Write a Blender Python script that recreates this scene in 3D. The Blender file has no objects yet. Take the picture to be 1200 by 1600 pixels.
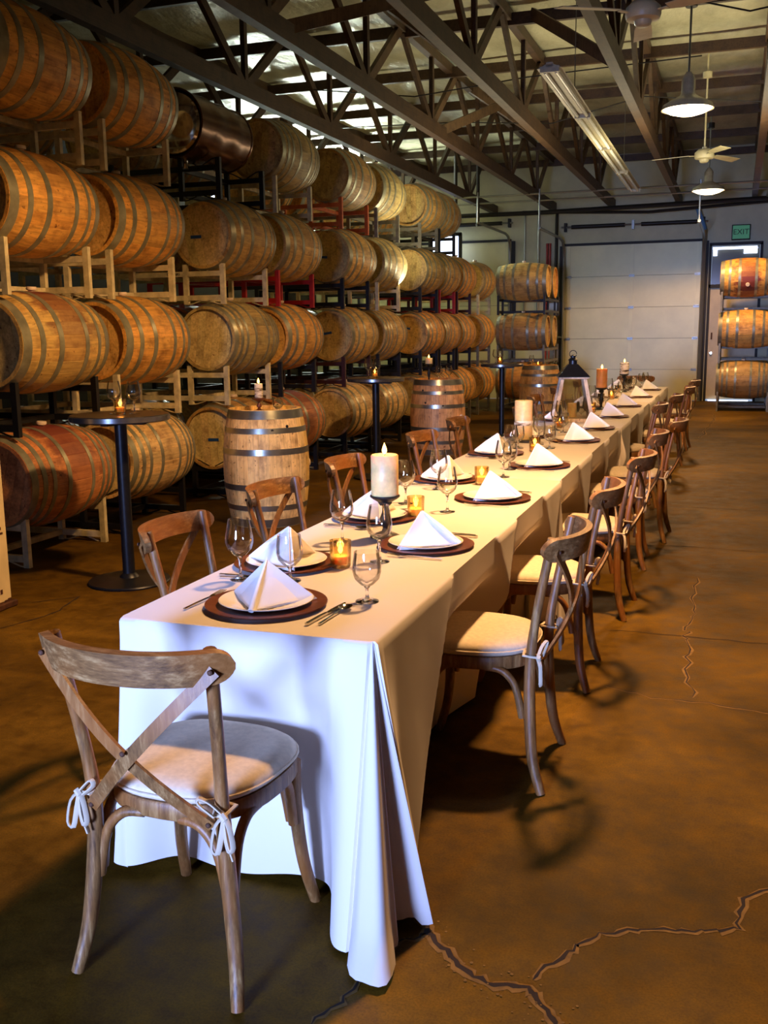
import bpy, math, random
from mathutils import Vector, Matrix, Euler
R = random.Random(7)
PI = math.pi
S = bpy.context.scene
COL = S.collection
# ------------------------------------------------------------------ camera
def make_camera():
    yaw, pitch, roll, f = -.3388, .1808, -.0122, 1552.1
    fw = Vector((math.sin(yaw)*math.cos(pitch), math.cos(yaw)*math.cos(pitch), -math.sin(pitch)))
    rt = Vector((math.cos(yaw), -math.sin(yaw), 0)); up = rt.cross(fw)
    r2 = rt*math.cos(roll)+up*math.sin(roll); u2 = -rt*math.sin(roll)+up*math.cos(roll)
    cd = bpy.data.cameras.new('camera'); cam = bpy.data.objects.new('camera', cd); COL.objects.link(cam)
    m = Matrix((r2, u2, -fw)).transposed().to_4x4(); m.translation = (.8348, -2.2773, 1.5452)
    cam.matrix_world = m; cd.sensor_width = 36; cd.lens = f/1600*36; cd.clip_start = .05; cd.clip_end = 200
    S.camera = cam
make_camera()
# ------------------------------------------------------------------ world, light, exposure
S.view_settings.view_transform = 'Standard'; S.view_settings.look = 'None'
S.view_settings.gamma = 1; S.view_settings.use_curve_mapping = False
S.view_settings.exposure = 0.0
w = bpy.data.worlds.new('sky'); S.world = w; w.use_nodes = True
w.node_tree.nodes['Background'].inputs[0].default_value = (.55, .7, 1, 1)
w.node_tree.nodes['Background'].inputs[1].default_value = .6
def area(name, loc, target, size, sizey, power, color, spread=PI):
    l = bpy.data.lights.new(name, 'AREA'); l.shape = 'RECTANGLE'; l.size = size; l.size_y = sizey
    l.energy = power; l.color = color; l.spread = spread
    o = bpy.data.objects.new(name, l); COL.objects.link(o); o.location = loc
    o.rotation_euler = (Vector(target)-Vector(loc)).to_track_quat('-Z', 'Y').to_euler(); return o
# daylight entering by the open dock door behind the camera and by the long window far on the left
area('daylight', (-.95, -7.6, 1.35), (-.38, 0, .82), 1.5, 1.5, 84, (.31, .45, 1.0), math.radians(34))
area('daylight', (-8.2, 17.0, 4.2), (-3.6, 12.4, 5.6), 4.0, .9, 1300, (.86, .98, .84), math.radians(120))
area('roof_fill', (3.6, 11, 3.7), (3.3, 11, 5.1), .3, 15.0, 360, (1.0, .87, .56))  # unseen fill strip, added to brighten the roof from below
WARM = (1.0, .55, .225)
LAMP_POWER = 1200
# ------------------------------------------------------------------ material helpers
def lin(c):
    return tuple(((x/255)/12.92 if x/255 <= .04045 else ((x/255+.055)/1.055)**2.4) for x in c)+(1,)
def nmat(name):
    m = bpy.data.materials.new(name); m.use_nodes = True
    nt = m.node_tree; b = nt.nodes['Principled BSDF']; return m, nt, b
def N(nt, t, **kw):
    n = nt.nodes.new(t)
    for k, v in kw.items():
        if k in ('operation', 'blend_type', 'data_type', 'noise_dimensions', 'musgrave_type', 'feature', 'wave_type', 'bands_direction', 'object', 'interpolation_type', 'mode'): setattr(n, k, v)
        else: n.inputs[k].default_value = v
    return n
def ramp(nt, fac, stops):
    r = nt.nodes.new('ShaderNodeValToRGB'); e = r.color_ramp.elements
    while len(e) < len(stops): e.new(.5)
    for i, (p, c) in enumerate(stops): e[i].position = p; e[i].color = c if len(c) == 4 else tuple(c)+(1,)
    nt.links.new(fac, r.inputs[0]); return r.outputs[0]
def mix(nt, fac, a, b, bt='MIX'):
    m = nt.nodes.new('ShaderNodeMix'); m.data_type = 'RGBA'; m.blend_type = bt
    for s, v in ((m.inputs[0], fac), (m.inputs[6], a), (m.inputs[7], b)):
        if isinstance(v, (int, float)): s.default_value = v
        elif isinstance(v, tuple): s.default_value = v if len(v) == 4 else v+(1,)
        else: nt.links.new(v, s)
    return m.outputs[2]
def coords(nt, scale, rnd=True, kind='Object'):
    tc = nt.nodes.new('ShaderNodeTexCoord'); mp = nt.nodes.new('ShaderNodeMapping'); mp.inputs['Scale'].default_value = scale
    nt.links.new(tc.outputs[kind], mp.inputs[0])
    if rnd:
        oi = nt.nodes.new('ShaderNodeObjectInfo'); mu = N(nt, 'ShaderNodeMath', operation='MULTIPLY'); mu.inputs[1].default_value = 37
        nt.links.new(oi.outputs['Random'], mu.inputs[0])
        cx = nt.nodes.new('ShaderNodeCombineXYZ'); nt.links.new(mu.outputs[0], cx.inputs[0]); nt.links.new(mu.outputs[0], cx.inputs[2])
        nt.links.new(cx.outputs[0], mp.inputs['Location'])
    return mp.outputs[0]
def noise(nt, vec, scale, detail=4, rough=.55):
    n = N(nt, 'ShaderNodeTexNoise', Scale=scale, Detail=detail, Roughness=rough); nt.links.new(vec, n.inputs['Vector']); return n.outputs[0]
def bump(nt, b, h, strength=.3, dist=.01):
    bp = N(nt, 'ShaderNodeBump', Strength=strength, Distance=dist); nt.links.new(h, bp.inputs['Height']); nt.links.new(bp.outputs[0], b.inputs['Normal'])
def simple(name, col, rough=.5, metal=0, nscale=0, namt=.3, bmp=0, emis=None, es=0, **kw):
    m, nt, b = nmat(name); c = lin(col)
    b.inputs['Roughness'].default_value = rough; b.inputs['Metallic'].default_value = metal
    if nscale:
        v = coords(nt, (1, 1, 1)); n = noise(nt, v, nscale)
        d = tuple(x*(1-namt) for x in c[:3]); l = tuple(min(1, x*(1+namt)) for x in c[:3])
        nt.links.new(ramp(nt, n, [(.3, d), (.7, l)]), b.inputs['Base Color'])
        if bmp: bump(nt, b, n, bmp, .004)
    else: b.inputs['Base Color'].default_value = c
    if emis: b.inputs['Emission Color'].default_value = lin(emis); b.inputs['Emission Strength'].default_value = es
    for k, v in kw.items(): b.inputs[k.replace('_', ' ')].default_value = v
    return m
def oak(name, use_obj=True, base=(.45, .25, .11), long='Z'):
    m, nt, b = nmat(name)
    sc = {'Z': (30, 30, 2), 'X': (2, 30, 30), 'Y': (30, 2, 30)}[long]
    v = coords(nt, sc); g = noise(nt, v, 1.6, 6, .65)
    v2 = coords(nt, (1, 1, 1)); blot = noise(nt, v2, 7, 5, .6); spk = noise(nt, v2, 26, 3, .6)
    if use_obj:
        oi = nt.nodes.new('ShaderNodeObjectInfo'); col = oi.outputs['Color']
    else: col = tuple(base)+(1,)
    gr = ramp(nt, g, [(.25, (.55, .5, .45)), (.6, (1.05, 1.03, 1))])
    c = mix(nt, 1.0, col, gr, 'MULTIPLY')
    c = mix(nt, 1.0, c, ramp(nt, blot, [(.3, (.48, .42, .38)), (.52, (1, 1, 1)), (.75, (1.14, 1.12, 1.02))]), 'MULTIPLY')
    c = mix(nt, 1.0, c, ramp(nt, spk, [(.28, (.3, .2, .15)), (.36, (1, 1, 1))]), 'MULTIPLY')
    if use_obj:   # wine stain, spread around the bung at the belly of the barrel; amount = object colour alpha
        tc = nt.nodes.new('ShaderNodeTexCoord'); sx = nt.nodes.new('ShaderNodeSeparateXYZ'); nt.links.new(tc.outputs['Object'], sx.inputs[0])
        a = N(nt, 'ShaderNodeMath', operation='SUBTRACT'); nt.links.new(sx.outputs['Z'], a.inputs[0]); a.inputs[1].default_value = .47
        ab = N(nt, 'ShaderNodeMath', operation='ABSOLUTE'); nt.links.new(a.outputs[0], ab.inputs[0])
        ad = N(nt, 'ShaderNodeMath', operation='MULTIPLY_ADD'); nt.links.new(blot, ad.inputs[0]); ad.inputs[1].default_value = .5; nt.links.new(ab.outputs[0], ad.inputs[2])
        st = ramp(nt, ad.outputs[0], [(.38, (1, 1, 1)), (.5, (0, 0, 0))])
        inv = N(nt, 'ShaderNodeMath', operation='SUBTRACT'); inv.inputs[0].default_value = 1; nt.links.new(oi.outputs['Alpha'], inv.inputs[1])
        sf = N(nt, 'ShaderNodeMath', operation='MULTIPLY'); nt.links.new(st, sf.inputs[0]); nt.links.new(inv.outputs[0], sf.inputs[1])
        c = mix(nt, sf.outputs[0], c, (.16, .028, .018))
    nt.links.new(c, b.inputs['Base Color']); b.inputs['Roughness'].default_value = .55
    bump(nt, b, g, .25, .003); return m
M = {}
M['oak'] = oak('barrel oak'); M['oak_body'] = M['oak']
M['hoop'] = simple('galvanised hoop', (146, 144, 120), .38, .45, 9, .3, .1)
M['hoop_new'] = simple('bright galvanised hoop', (170, 172, 156), .3, .9, 9, .2, .1)
M['bung'] = simple('silicone bung', (225, 205, 180), .5)
M['rack_white'] = simple('chipped cream rack paint', (205, 192, 150), .5, .1, 14, .3, .2)
M['rack_grey'] = simple('grey rack paint', (120, 116, 100), .5, .3, 14, .3, .2)
M['rack_black'] = simple('black rack paint', (26, 25, 25), .45, .3, 14, .3)
M['rack_red'] = simple('red rack paint', (170, 22, 18), .4, .1, 14, .25)
M['rack_maroon'] = simple('dark maroon rack paint', (62, 26, 24), .4, .1, 14, .25)
M['rack_orange'] = simple('orange rack paint', (190, 88, 30), .45, .1, 14, .25)
M['tape'] = simple('blue tape', (20, 70, 140), .6)
M['tape_orange'] = simple('orange tape', (230, 80, 30), .6)
M['ink'] = simple('dark ink', (20, 15, 12), .6)
M['black_metal'] = simple('black powder coat', (24, 27, 31), .38, .3, 30, .3, .1)
M['table_black'] = simple('dark table laminate', (40, 36, 32), .28, 0, 8, .3)
M['chrome'] = simple('polished steel', (205, 200, 190), .12, 1)
M['steel_edge'] = simple('steel edging', (130, 132, 132), .25, .9)
M['charger'] = oak('dark walnut veneer', False, (.17, .05, .022), 'X'); M['charger'].node_tree.nodes['Principled BSDF'].inputs['Roughness'].default_value = .3
M['china'] = simple('white china', (240, 232, 215), .12)
M['wax'] = simple('ivory wax', (234, 200, 134), .45, 0, 34, .14, .1, Subsurface_Weight=.5, Subsurface_Scale=.04)
M['wax_orange'] = simple('amber wax', (226, 160, 104), .4, 0, 10, .2, Subsurface_Weight=.5, Subsurface_Scale=.04)
M['wick'] = simple('wick', (20, 18, 15), .8)
M['flame'] = simple('flame', (255, 200, 110), .5, emis=(255, 180, 80), es=14)
M['bulb'] = simple('lamp lens', (255, 240, 210), .5, emis=(255, 226, 180), es=9)
M['glass_day'] = simple('daylit glazing', (220, 230, 255), .3, emis=(205, 220, 255), es=3.2)
M['enamel'] = simple('dull white enamel', (165, 155, 125), .35, .1, 20, .15)
M['fan'] = simple('cream fan enamel', (190, 180, 140), .4, 0, 8, .15)
M['tube'] = simple('unlit fluorescent tube', (215, 215, 200), .2)
M['timber'] = oak('roof timber', False, (.06, .031, .013), 'Y'); M['timber_light'] = oak('lighter brace timber', False, (.12, .072, .036), 'Z')
M['conduit'] = simple('galvanised conduit', (150, 152, 145), .35, .8)
M['pipe_dark'] = simple('dark pipe', (35, 32, 28), .5, .4)
M['pipe_red'] = simple('red pipe', (150, 30, 30), .45)
M['pipe_blue'] = simple('blue pipe cover', (90, 140, 190), .4)
M['white_paint'] = simple('white painted board', (190, 188, 150), .5, 0, 2.2, .12)
M['door_panel'] = simple('grey white door skin', (212, 206, 155), .38, .1, 1.6, .1)
M['cream_paint'] = simple('cream door paint', (205, 190, 150), .45, 0, 3, .12)
M['trim_dark'] = simple('dark rubber seal', (22, 20, 18), .6)
M['exit'] = simple('green exit sign', (60, 130, 80), .4, emis=(60, 130, 80), es=.35)
M['drum'] = simple('brown lacquered steel drum', (92, 58, 30), .22, .7, 6, .25, .1)
M['linen'] = simple('cushion linen', (212, 195, 166), .85, 0, 60, .1, .15)
M['ribbon'] = simple('pale cotton tie', (196, 180, 152), .85)
M['post_paint'] = simple('chipped cream post paint', (226, 205, 150), .5, 0, 3, .2, .2)
M['rust'] = simple('bare rusted steel', (80, 48, 28), .7, .3, 40, .4)
def mat_cloth(name, col, rough=.8):
    m, nt, b = nmat(name); b.inputs['Base Color'].default_value = lin(col); b.inputs['Roughness'].default_value = rough
    b.inputs['Sheen Weight'].default_value = .15
    v = coords(nt, (1, 1, 1), False); bump(nt, b, noise(nt, v, 5, 2, .4), .10, .02); return m
M['cloth'] = mat_cloth('white table linen', (220, 210, 200)); M['napkin'] = mat_cloth('white napkin linen', (252, 250, 246), .7)
def mat_chair(sc=(26, 26, 3), nm='weathered chair oak'):
    m, nt, b = nmat(nm)
    v = coords(nt, sc); g = noise(nt, v, 2.4, 7, .7); v2 = coords(nt, (1, 1, 1)); n2 = noise(nt, v2, 5, 3)
    c = ramp(nt, g, [(.3, lin((68, 43, 21))), (.52, lin((128, 90, 49))), (.72, lin((180, 142, 90)))])
    c = mix(nt, ramp(nt, n2, [(.4, (0, 0, 0)), (.65, (.7, .7, .7))]), c, lin((152, 92, 40)))
    nt.links.new(c, b.inputs['Base Color']); b.inputs['Roughness'].default_value = .42; bump(nt, b, g, .35, .003); return m
M['pale_wood'] = oak('whitewashed lantern wood', False, (.62, .5, .34)); M['chair'] = mat_chair(); M['chair_x'] = mat_chair((4, 26, 26), 'weathered chair oak, level grain')
def mat_glass(name, tint=(1, 1, 1), base=.04, lw=.35, rough=.0, gcol=(1, 1, 1)):
    m = bpy.data.materials.new(name); m.use_nodes = True; nt = m.node_tree; nt.nodes.clear()
    out = nt.nodes.new('ShaderNodeOutputMaterial'); mx = nt.nodes.new('ShaderNodeMixShader')
    t = nt.nodes.new('ShaderNodeBsdfTransparent'); t.inputs[0].default_value = tint+(1,)
    g = nt.nodes.new('ShaderNodeBsdfGlossy'); g.inputs['Roughness'].default_value = rough; g.inputs[0].default_value = (1, 1, 1, 1); g.inputs[0].default_value = gcol+(1,)
    l = N(nt, 'ShaderNodeLayerWeight', Blend=lw); mp = N(nt, 'ShaderNodeMath', operation='MULTIPLY_ADD')
    nt.links.new(l.outputs['Fresnel'], mp.inputs[0]); mp.inputs[1].default_value = .75; mp.inputs[2].default_value = base
    nt.links.new(mp.outputs[0], mx.inputs[0]); nt.links.new(t.outputs[0], mx.inputs[1]); nt.links.new(g.outputs[0], mx.inputs[2]); nt.links.new(mx.outputs[0], out.inputs[0]); return m
M['glass'] = mat_glass('clear glass', (.97, .97, .965), .03, .22, .0)
M['glass_solid'] = simple('solid glass stem', (255, 255, 255), .03, Transmission_Weight=1.0, IOR=1.45)
M['glass_amber'] = mat_glass('amber votive glass', (.98, .84, .56), .05, .3, .1)
M['glass_pane'] = mat_glass('lantern pane', (.97, .97, .94), .14, .25, .06)
def mat_floor():
    m, nt, b = nmat('worn brown concrete')
    v = coords(nt, (1, 1, 1), False); a = noise(nt, v, .9, 6, .6); s = noise(nt, v, 9, 6, .7); f = noise(nt, v, 160, 2)
    c = ramp(nt, a, [(.34, lin((58, 41, 5))), (.5, lin((90, 64, 9))), (.72, lin((122, 90, 22)))])
    c = mix(nt, 1.0, c, ramp(nt, s, [(.3, (.55, .5, .46)), (.52, (1, 1, 1)), (.72, (1.4, 1.35, 1.25))]), 'MULTIPLY')
    c = mix(nt, 1.0, c, ramp(nt, f, [(.25, (.7, .7, .7)), (.6, (1.05, 1.05, 1.05))]), 'MULTIPLY')
    b.inputs['Specular IOR Level'].default_value = .12; nt.links.new(c, b.inputs['Base Color']); nt.links.new(ramp(nt, s, [(.3, (.5, .5, .5)), (.7, (.75, .75, .75))]), b.inputs['Roughness'])
    bump(nt, b, s, .25, .01); return m
M['floor'] = mat_floor()
def mat_foil():
    m, nt, b = nmat('foil faced roof insulation')
    v = coords(nt, (1, .35, 1), False); a = noise(nt, v, 2.2, 5, .6)
    c = ramp(nt, a, [(.3, lin((150, 146, 118))), (.7, lin((206, 203, 172)))])
    nt.links.new(c, b.inputs['Base Color']); b.inputs['Roughness'].default_value = .4; b.inputs['Metallic'].default_value = .25
    bump(nt, b, a, .7, .1); return m
M['foil'] = mat_foil()
def mat_birch():
    m, nt, b = nmat('birch bark wrap'); v = coords(nt, (4, 4, 22)); a = noise(nt, v, 2.2, 5, .6)
    nt.links.new(ramp(nt, a, [(.36, lin((60, 42, 25))), (.42, lin((170, 150, 110))), (.5, lin((236, 222, 190)))]), b.inputs['Base Color']); b.inputs['Roughness'].default_value = .6; return m
M['birch'] = mat_birch()
# ------------------------------------------------------------------ mesh helpers
class MB:
    def __init__(s): s.v = []; s.f = []
    def add(s, vs, fs):
        o = len(s.v); s.v += [tuple(p) for p in vs]; s.f += [tuple(i+o for i in f) for f in fs]; return s
    def box(s, c, d, rot=None, bev=0):
        x, y, z = (k/2 for k in d); pts = []
        if bev:
            for zz, k in ((-z, bev), (-z+bev, 0), (z-bev, 0), (z, bev)):
                for sx, sy in ((-1, -1), (1, -1), (1, 1), (-1, 1)): pts.append((sx*(x-k), sy*(y-k), zz))
            fs = [(3, 2, 1, 0), (12, 13, 14, 15)]
            for l in range(3):
                for i in range(4): j = (i+1) % 4; fs.append((l*4+i, l*4+j, l*4+4+j, l*4+4+i))
        else:
            pts = [(sx*x, sy*y, sz*z) for sz in (-1, 1) for sx, sy in ((-1, -1), (1, -1), (1, 1), (-1, 1))]
            fs = [(3, 2, 1, 0), (4, 5, 6, 7)]+[(i, (i+1) % 4, 4+(i+1) % 4, 4+i) for i in range(4)]
        mt = rot.to_matrix() if rot else None
        out = [((mt @ Vector(p)) if mt else Vector(p))+Vector(c) for p in pts]
        return s.add(out, fs)
    def beam(s, a, b, w_, h_):           # rectangular bar from a to b, w_ across, h_ upright
        a = Vector(a); b = Vector(b); d = (b-a).normalized()
        up = Vector((0, 0, 1)) if abs(d.z) < .95 else Vector((1, 0, 0))
        x = d.cross(up).normalized(); u = x.cross(d).normalized(); vs = []
        for p in (a, b):
            for i, j in ((-1, -1), (1, -1), (1, 1), (-1, 1)): vs.append(p+x*i*w_/2+u*j*h_/2)
        return s.add(vs, [(3, 2, 1, 0), (4, 5, 6, 7), (0, 1, 5, 4), (1, 2, 6, 5), (2, 3, 7, 6), (3, 0, 4, 7)])
    def tube(s, pts, r, seg=8, flat=1.0, close=False, up=None):
        pts = [Vector(p) for p in pts]; n = len(pts); rs = r if isinstance(r, (list, tuple)) else [r]*n
        vs = []; fs = []; prev = None
        for i, p in enumerate(pts):
            t = (pts[min(i+1, n-1)]-pts[max(i-1, 0)]).normalized()
            if prev is None:
                a = Vector(up) if up else (Vector((0, 0, 1)) if abs(t.z) < .9 else Vector((1, 0, 0)))
                u = (a-t*a.dot(t)).normalized()
            else: u = (prev-t*prev.dot(t)).normalized()
            prev = u; w_ = t.cross(u)
            for k in range(seg):
                an = 2*PI*k/seg; vs.append(p+u*math.cos(an)*rs[i]+w_*math.sin(an)*rs[i]*flat)
        for i in range(n-1):
            for k in range(seg): k2 = (k+1) % seg; fs.append((i*seg+k, i*seg+k2, (i+1)*seg+k2, (i+1)*seg+k))
        fs.append(tuple(range(seg))[::-1]); fs.append(tuple((n-1)*seg+k for k in range(seg)))
        return s.add(vs, fs)
    def strip(s, pts, w_, th, up):       # bar of rectangular section that follows a path; up = list or single normal (thickness direction)
        pts = [Vector(p) for p in pts]; n = len(pts); vs = []; fs = []
        for i, p in enumerate(pts):
            t = (pts[min(i+1, n-1)]-pts[max(i-1, 0)]).normalized(); u = Vector(up[i] if isinstance(up, list) else up); u = (u-t*u.dot(t)).normalized(); x = t.cross(u)
            ww = w_[i] if isinstance(w_, list) else w_
            for a, b in ((-1, -1), (1, -1), (1, 1), (-1, 1)): vs.append(p+x*a*ww/2+u*b*th/2)
        for i in range(n-1):
            for k in range(4): k2 = (k+1) % 4; fs.append((i*4+k, i*4+k2, i*4+4+k2, i*4+4+k))
        fs += [(3, 2, 1, 0), tuple(n*4-4+k for k in range(4))]; return s.add(vs, fs)
    def lathe(s, prof, seg=24, c=(0, 0, 0), a0=0, a1=2*PI):
        vs = []; fs = []; full = abs(a1-a0-2*PI) < 1e-6; m = seg if full else seg+1; n = len(prof)
        for r, z in prof:
            for k in range(m): an = a0+(a1-a0)*k/seg; vs.append((c[0]+r*math.cos(an), c[1]+r*math.sin(an), c[2]+z))
        for i in range(n-1):
            for k in range(seg):
                k2 = (k+1) % m
                if prof[i][0] < 1e-6 and prof[i+1][0] < 1e-6: continue
                fs.append((i*m+k, i*m+k2, (i+1)*m+k2, (i+1)*m+k))
        return s.add(vs, fs)
    def disc(s, r, z, seg=24, c=(0, 0), flip=False):
        vs = [(c[0]+r*math.cos(2*PI*k/seg), c[1]+r*math.sin(2*PI*k/seg), z) for k in range(seg)]
        return s.add(vs, [tuple(range(seg))[::-1] if flip else tuple(range(seg))])
    def data(s, name, mat, smooth=True, ang=35):
        me = bpy.data.meshes.new(name); me.from_pydata(s.v, [], s.f)
        me.materials.append(mat)
        if smooth:
            me.polygons.foreach_set('use_smooth', [True]*len(me.polygons)); me.set_sharp_from_angle(angle=math.radians(ang))
        me.update(); return me
    def obj(s, name, mat, parent=None, smooth=True, ang=35, label=None, loc=None, rot=None):
        return place(name, s.data(name, mat, smooth, ang), parent, loc, rot, label)
def place(name, me, parent=None, loc=None, rot=None, label=None):
    o = bpy.data.objects.new(name, me); COL.objects.link(o)
    if parent: o.parent = parent
    if loc: o.location = loc
    if rot: o.rotation_euler = rot
    if label: o['label'] = label
    return o
def tag(o, label, cat, group=None, kind=None):
    o['label'] = label; o['category'] = cat
    if group: o['group'] = group
    if kind: o['kind'] = kind
    return o
def thing(name, label, cat, loc=(0, 0, 0), rot=(0, 0, 0), group=None):
    o = bpy.data.objects.new(name, None); COL.objects.link(o); o.empty_display_size = .1
    o.location = loc; o.rotation_euler = rot; return tag(o, label, cat, group)
def struct(o, label=None, cat=None):
    o['kind'] = 'structure'
    if label: o['label'] = label
    if cat: o['category'] = cat
    return o
def copy_tree(o, loc=None, rot=None, label=None, group=None, parent=None):
    c = o.copy(); COL.objects.link(c)
    if parent: c.parent = parent
    if loc is not None: c.location = loc
    if rot is not None: c.rotation_euler = rot
    if label: c['label'] = label
    if group: c['group'] = group
    for ch in KIDS.get(o.name) or list(o.children): copy_tree(ch, parent=c)
    return c
KIDS = {}
def pt_light(loc, power, color, parent, r=.02, name='flame_light'):
    l = bpy.data.lights.new(name, 'POINT'); l.energy = power; l.color = color; l.shadow_soft_size = r
    o = bpy.data.objects.new(name, l); COL.objects.link(o); o.parent = parent; o.location = loc; return o
ORD = ['first', 'second', 'third', 'fourth', 'fifth', 'sixth', 'seventh', 'eighth', 'ninth', 'tenth', 'eleventh', 'twelfth']
# ------------------------------------------------------------------ setting
YW = 19.86
X0, X1, YB = -8.6, 6.5, -8.0
struct(MB().box(((X0+X1)/2, (YB+YW)/2, -.05), (X1-X0, YW-YB, .1)).obj('floor', M['floor']), 'worn brown concrete floor with cracks', 'floor')
# far wall with openings: door_1 (roller door), door_2 (left roller door), door_3 (personnel door)
H = 5.3
D1 = (-2.72, .06, 3.30); D2 = (-7.4, -3.98, 3.45); D3 = (.22, 1.24, 3.2)
fw_ = MB()
for a, b, z0, z1 in ((X0, D2[0], 0, H), (D2[1], D1[0], 0, H), (D1[1], D3[0], 0, H), (D3[1], X1, 0, H), (D2[0], D2[1], D2[2], H), (D1[0], D1[1], D1[2], H), (D3[0], D3[1], D3[2], H)):
    fw_.box(((a+b)/2, YW+.1, (z0+z1)/2), (b-a, .2, z1-z0))
struct(fw_.obj('wall_far', M['white_paint'], smooth=False), 'pale grey white far wall with roller doors', 'wall')
# left wall with a long side opening, right wall, wall behind the camera with open dock door
lw = MB(); WO = (14.8, 19.2, 3.8, 4.85)
lw.box((X0-.1, (YB+WO[0])/2, H/2), (.2, WO[0]-YB, H)).box((X0-.1, (WO[1]+YW)/2, H/2), (.2, YW-WO[1], H)).box((X0-.1, (WO[0]+WO[1])/2, WO[2]/2), (.2, WO[1]-WO[0], WO[2])).box((X0-.1, (WO[0]+WO[1])/2, (WO[3]+H)/2), (.2, WO[1]-WO[0], H-WO[3]))
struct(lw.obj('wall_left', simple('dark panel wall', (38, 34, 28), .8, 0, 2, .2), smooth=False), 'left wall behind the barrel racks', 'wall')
wf = MB()
for z in (WO[2], WO[3]): wf.box((X0, (WO[0]+WO[1])/2, z), (.1, WO[1]-WO[0]+.1, .08))
for k in range(5): y = WO[0]+(WO[1]-WO[0])*k/4; wf.box((X0, y, (WO[2]+WO[3])/2), (.1, .08, WO[3]-WO[2]))
win = struct(wf.obj('window_1', M['white_paint'], smooth=False), 'long window in the left wall', 'window')
MB().box((X0-.12, (WO[0]+WO[1])/2, (WO[2]+WO[3])/2), (.01, WO[1]-WO[0], WO[3]-WO[2])).obj('pane', M['glass_day'], win, False)
struct(MB().box((X1+.1, (YB+YW)/2, H/2+.2), (.2, YW-YB, H+.4)).obj('wall_right', simple('dim board wall', (110, 90, 60), .7, 0, 2, .2), smooth=False), 'dim brown right wall', 'wall')
bw = MB().box(((X0-2.0)/2, YB-.1, H/2), (-2.0-X0, .2, H)).box(((X1+.2)/2, YB-.1, H/2), (X1-.2, .2, H)).box((-.9, YB-.1, 3.9), (2.2, .2, 2.8))
struct(bw.obj('wall_back', M['white_paint'], smooth=False), 'wall behind with an open dock door', 'wall')
# ------------------------------------------------------------------ roof
ZB, ZT = 4.1, 5.0
roof = MB(); nx, ny = 30, 60; vs = []
for j in range(ny+1):
    for i in range(nx+1):
        x = X0-.1+(X1-X0+.2)*i/nx; y = YB-.1+(YW-YB+.2)*j/ny
        vs.append((x, y, 5.14+.012*x-.05*math.sin(PI*((y+.5) % 2)/2)+R.uniform(-.012, .012)))
roof.add(vs, [(j*(nx+1)+i, (j+1)*(nx+1)+i, (j+1)*(nx+1)+i+1, j*(nx+1)+i+1) for j in range(ny) for i in range(nx)])
ceil = struct(roof.obj('ceiling', M['foil'], ang=60), 'silvery foil faced roof insulation', 'ceiling')
TX = [-7.3, -5.75, -4.28, -3.0, -1.76, -.41, 1.03, 2.5]
for ti, x in enumerate(TX):
    t = thing('roof_truss', 'brown timber roof truss running lengthwise, %s one from the left wall' % ORD[ti], 'truss', (x, 0, ZB), group='timber roof trusses')
    t['kind'] = 'structure'
    ya, yb = -7.9, YW-.02
    MB().box((0, (ya+yb)/2, 0), (.1, yb-ya, .17)).obj('bottom_chord', M['timber'], t, False)
    MB().box((0, (ya+yb)/2, ZT-ZB), (.09, yb-ya, .12)).obj('top_chord', M['timber'], t, False)
    k = 0; y = -6.5+(.3 if ti % 2 else 0)
    while y < yb-1.3:
        for dy in (-1.15, 1.15):
            mm = M['timber_light'] if (dy > 0 and x == -3.0) else M['timber']
            if y+dy > ya: MB().beam((.0, y, .02), (0, y+dy, .86), .05, .1).obj('web_brace', mm, t, False)
        if y > 0: MB().beam((.01, y, .0), (.01, y, .88), .07, .05).obj('web_post', M['timber'], t, False)
        y += 2.4
raf = [1.5+2.0*i for i in range(10)]
for i, y in enumerate(raf):
    o = MB().box(((X0+X1)/2, y, 4.96), (X1-X0, .06, .13)).obj('purlin', M['timber'], smooth=False)
    struct(o, 'brown timber crosswise roof purlin, %s one counting from the camera end' % ORD[i], 'beam'); o['group'] = 'crosswise purlins'
# longer diagonal timber braces between trusses
for i, (a, b) in enumerate([((-3.0, 6.2, 4.15), (-2.2, 8.4, 5.0)), ((-3.0, 11.1, 4.15), (-2.3, 13.3, 5.0)), ((-1.76, 9.2, 4.15), (-2.9, 8.4, 5.0)), ((-1.76, 13.5, 4.15), (-3.0, 12.6, 5.0)), ((-.41, 8.6, 4.15), (-1.5, 9.5, 5.0))]):
    o = MB().beam(a, b, .05, .12).obj('knee_brace', M['timber_light'], smooth=False); struct(o, 'light brown diagonal roof brace, %s from the camera' % ORD[i], 'beam'); o['group'] = 'diagonal roof braces'
# conduits and wires under the roof
def pipe(name, pts, r, mat, label, cat='pipe', seg=8, group=None):
    return tag(MB().tube(pts, r, seg).obj(name, M[mat]), label, cat, group)
pipe('conduit', [(1.28, 2, 4.0), (1.28, 10, 4.02), (1.26, 19.6, 4.0)], .03, 'conduit', 'galvanised conduit running lengthwise under the roof at far right')
pipe('conduit', [(1.38, 2, 4.0), (1.38, 10, 4.02), (1.36, 19.6, 4.0)], .02, 'conduit', 'thinner galvanised conduit beside the lengthwise one at far right')
pipe('wire', [(-4.2, 9.6, 4.45), (-3, 9.9, 4.33), (-1.7, 10.2, 4.5), (.3, 10.4, 4.6)], .008, 'pipe_dark', 'thin dark wire slung across the trusses', 'wire', 5)
pipe('wire', [(-5.2, 12.6, 4.6), (-3.2, 12.4, 4.5), (-1.7, 12.0, 4.3), (-.5, 12, 4.55), (1, 12.2, 4.4)], .008, 'pipe_dark', 'thin dark wire sagging farther back under the roof', 'wire', 5)
pipe('wire', [(.23, 9.15, 4.85), (.8, 9.3, 4.72), (1.2, 9.6, 4.85)], .01, 'pipe_dark', 'cable looping from the pendant lamp to the right conduit', 'wire', 5)
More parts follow.
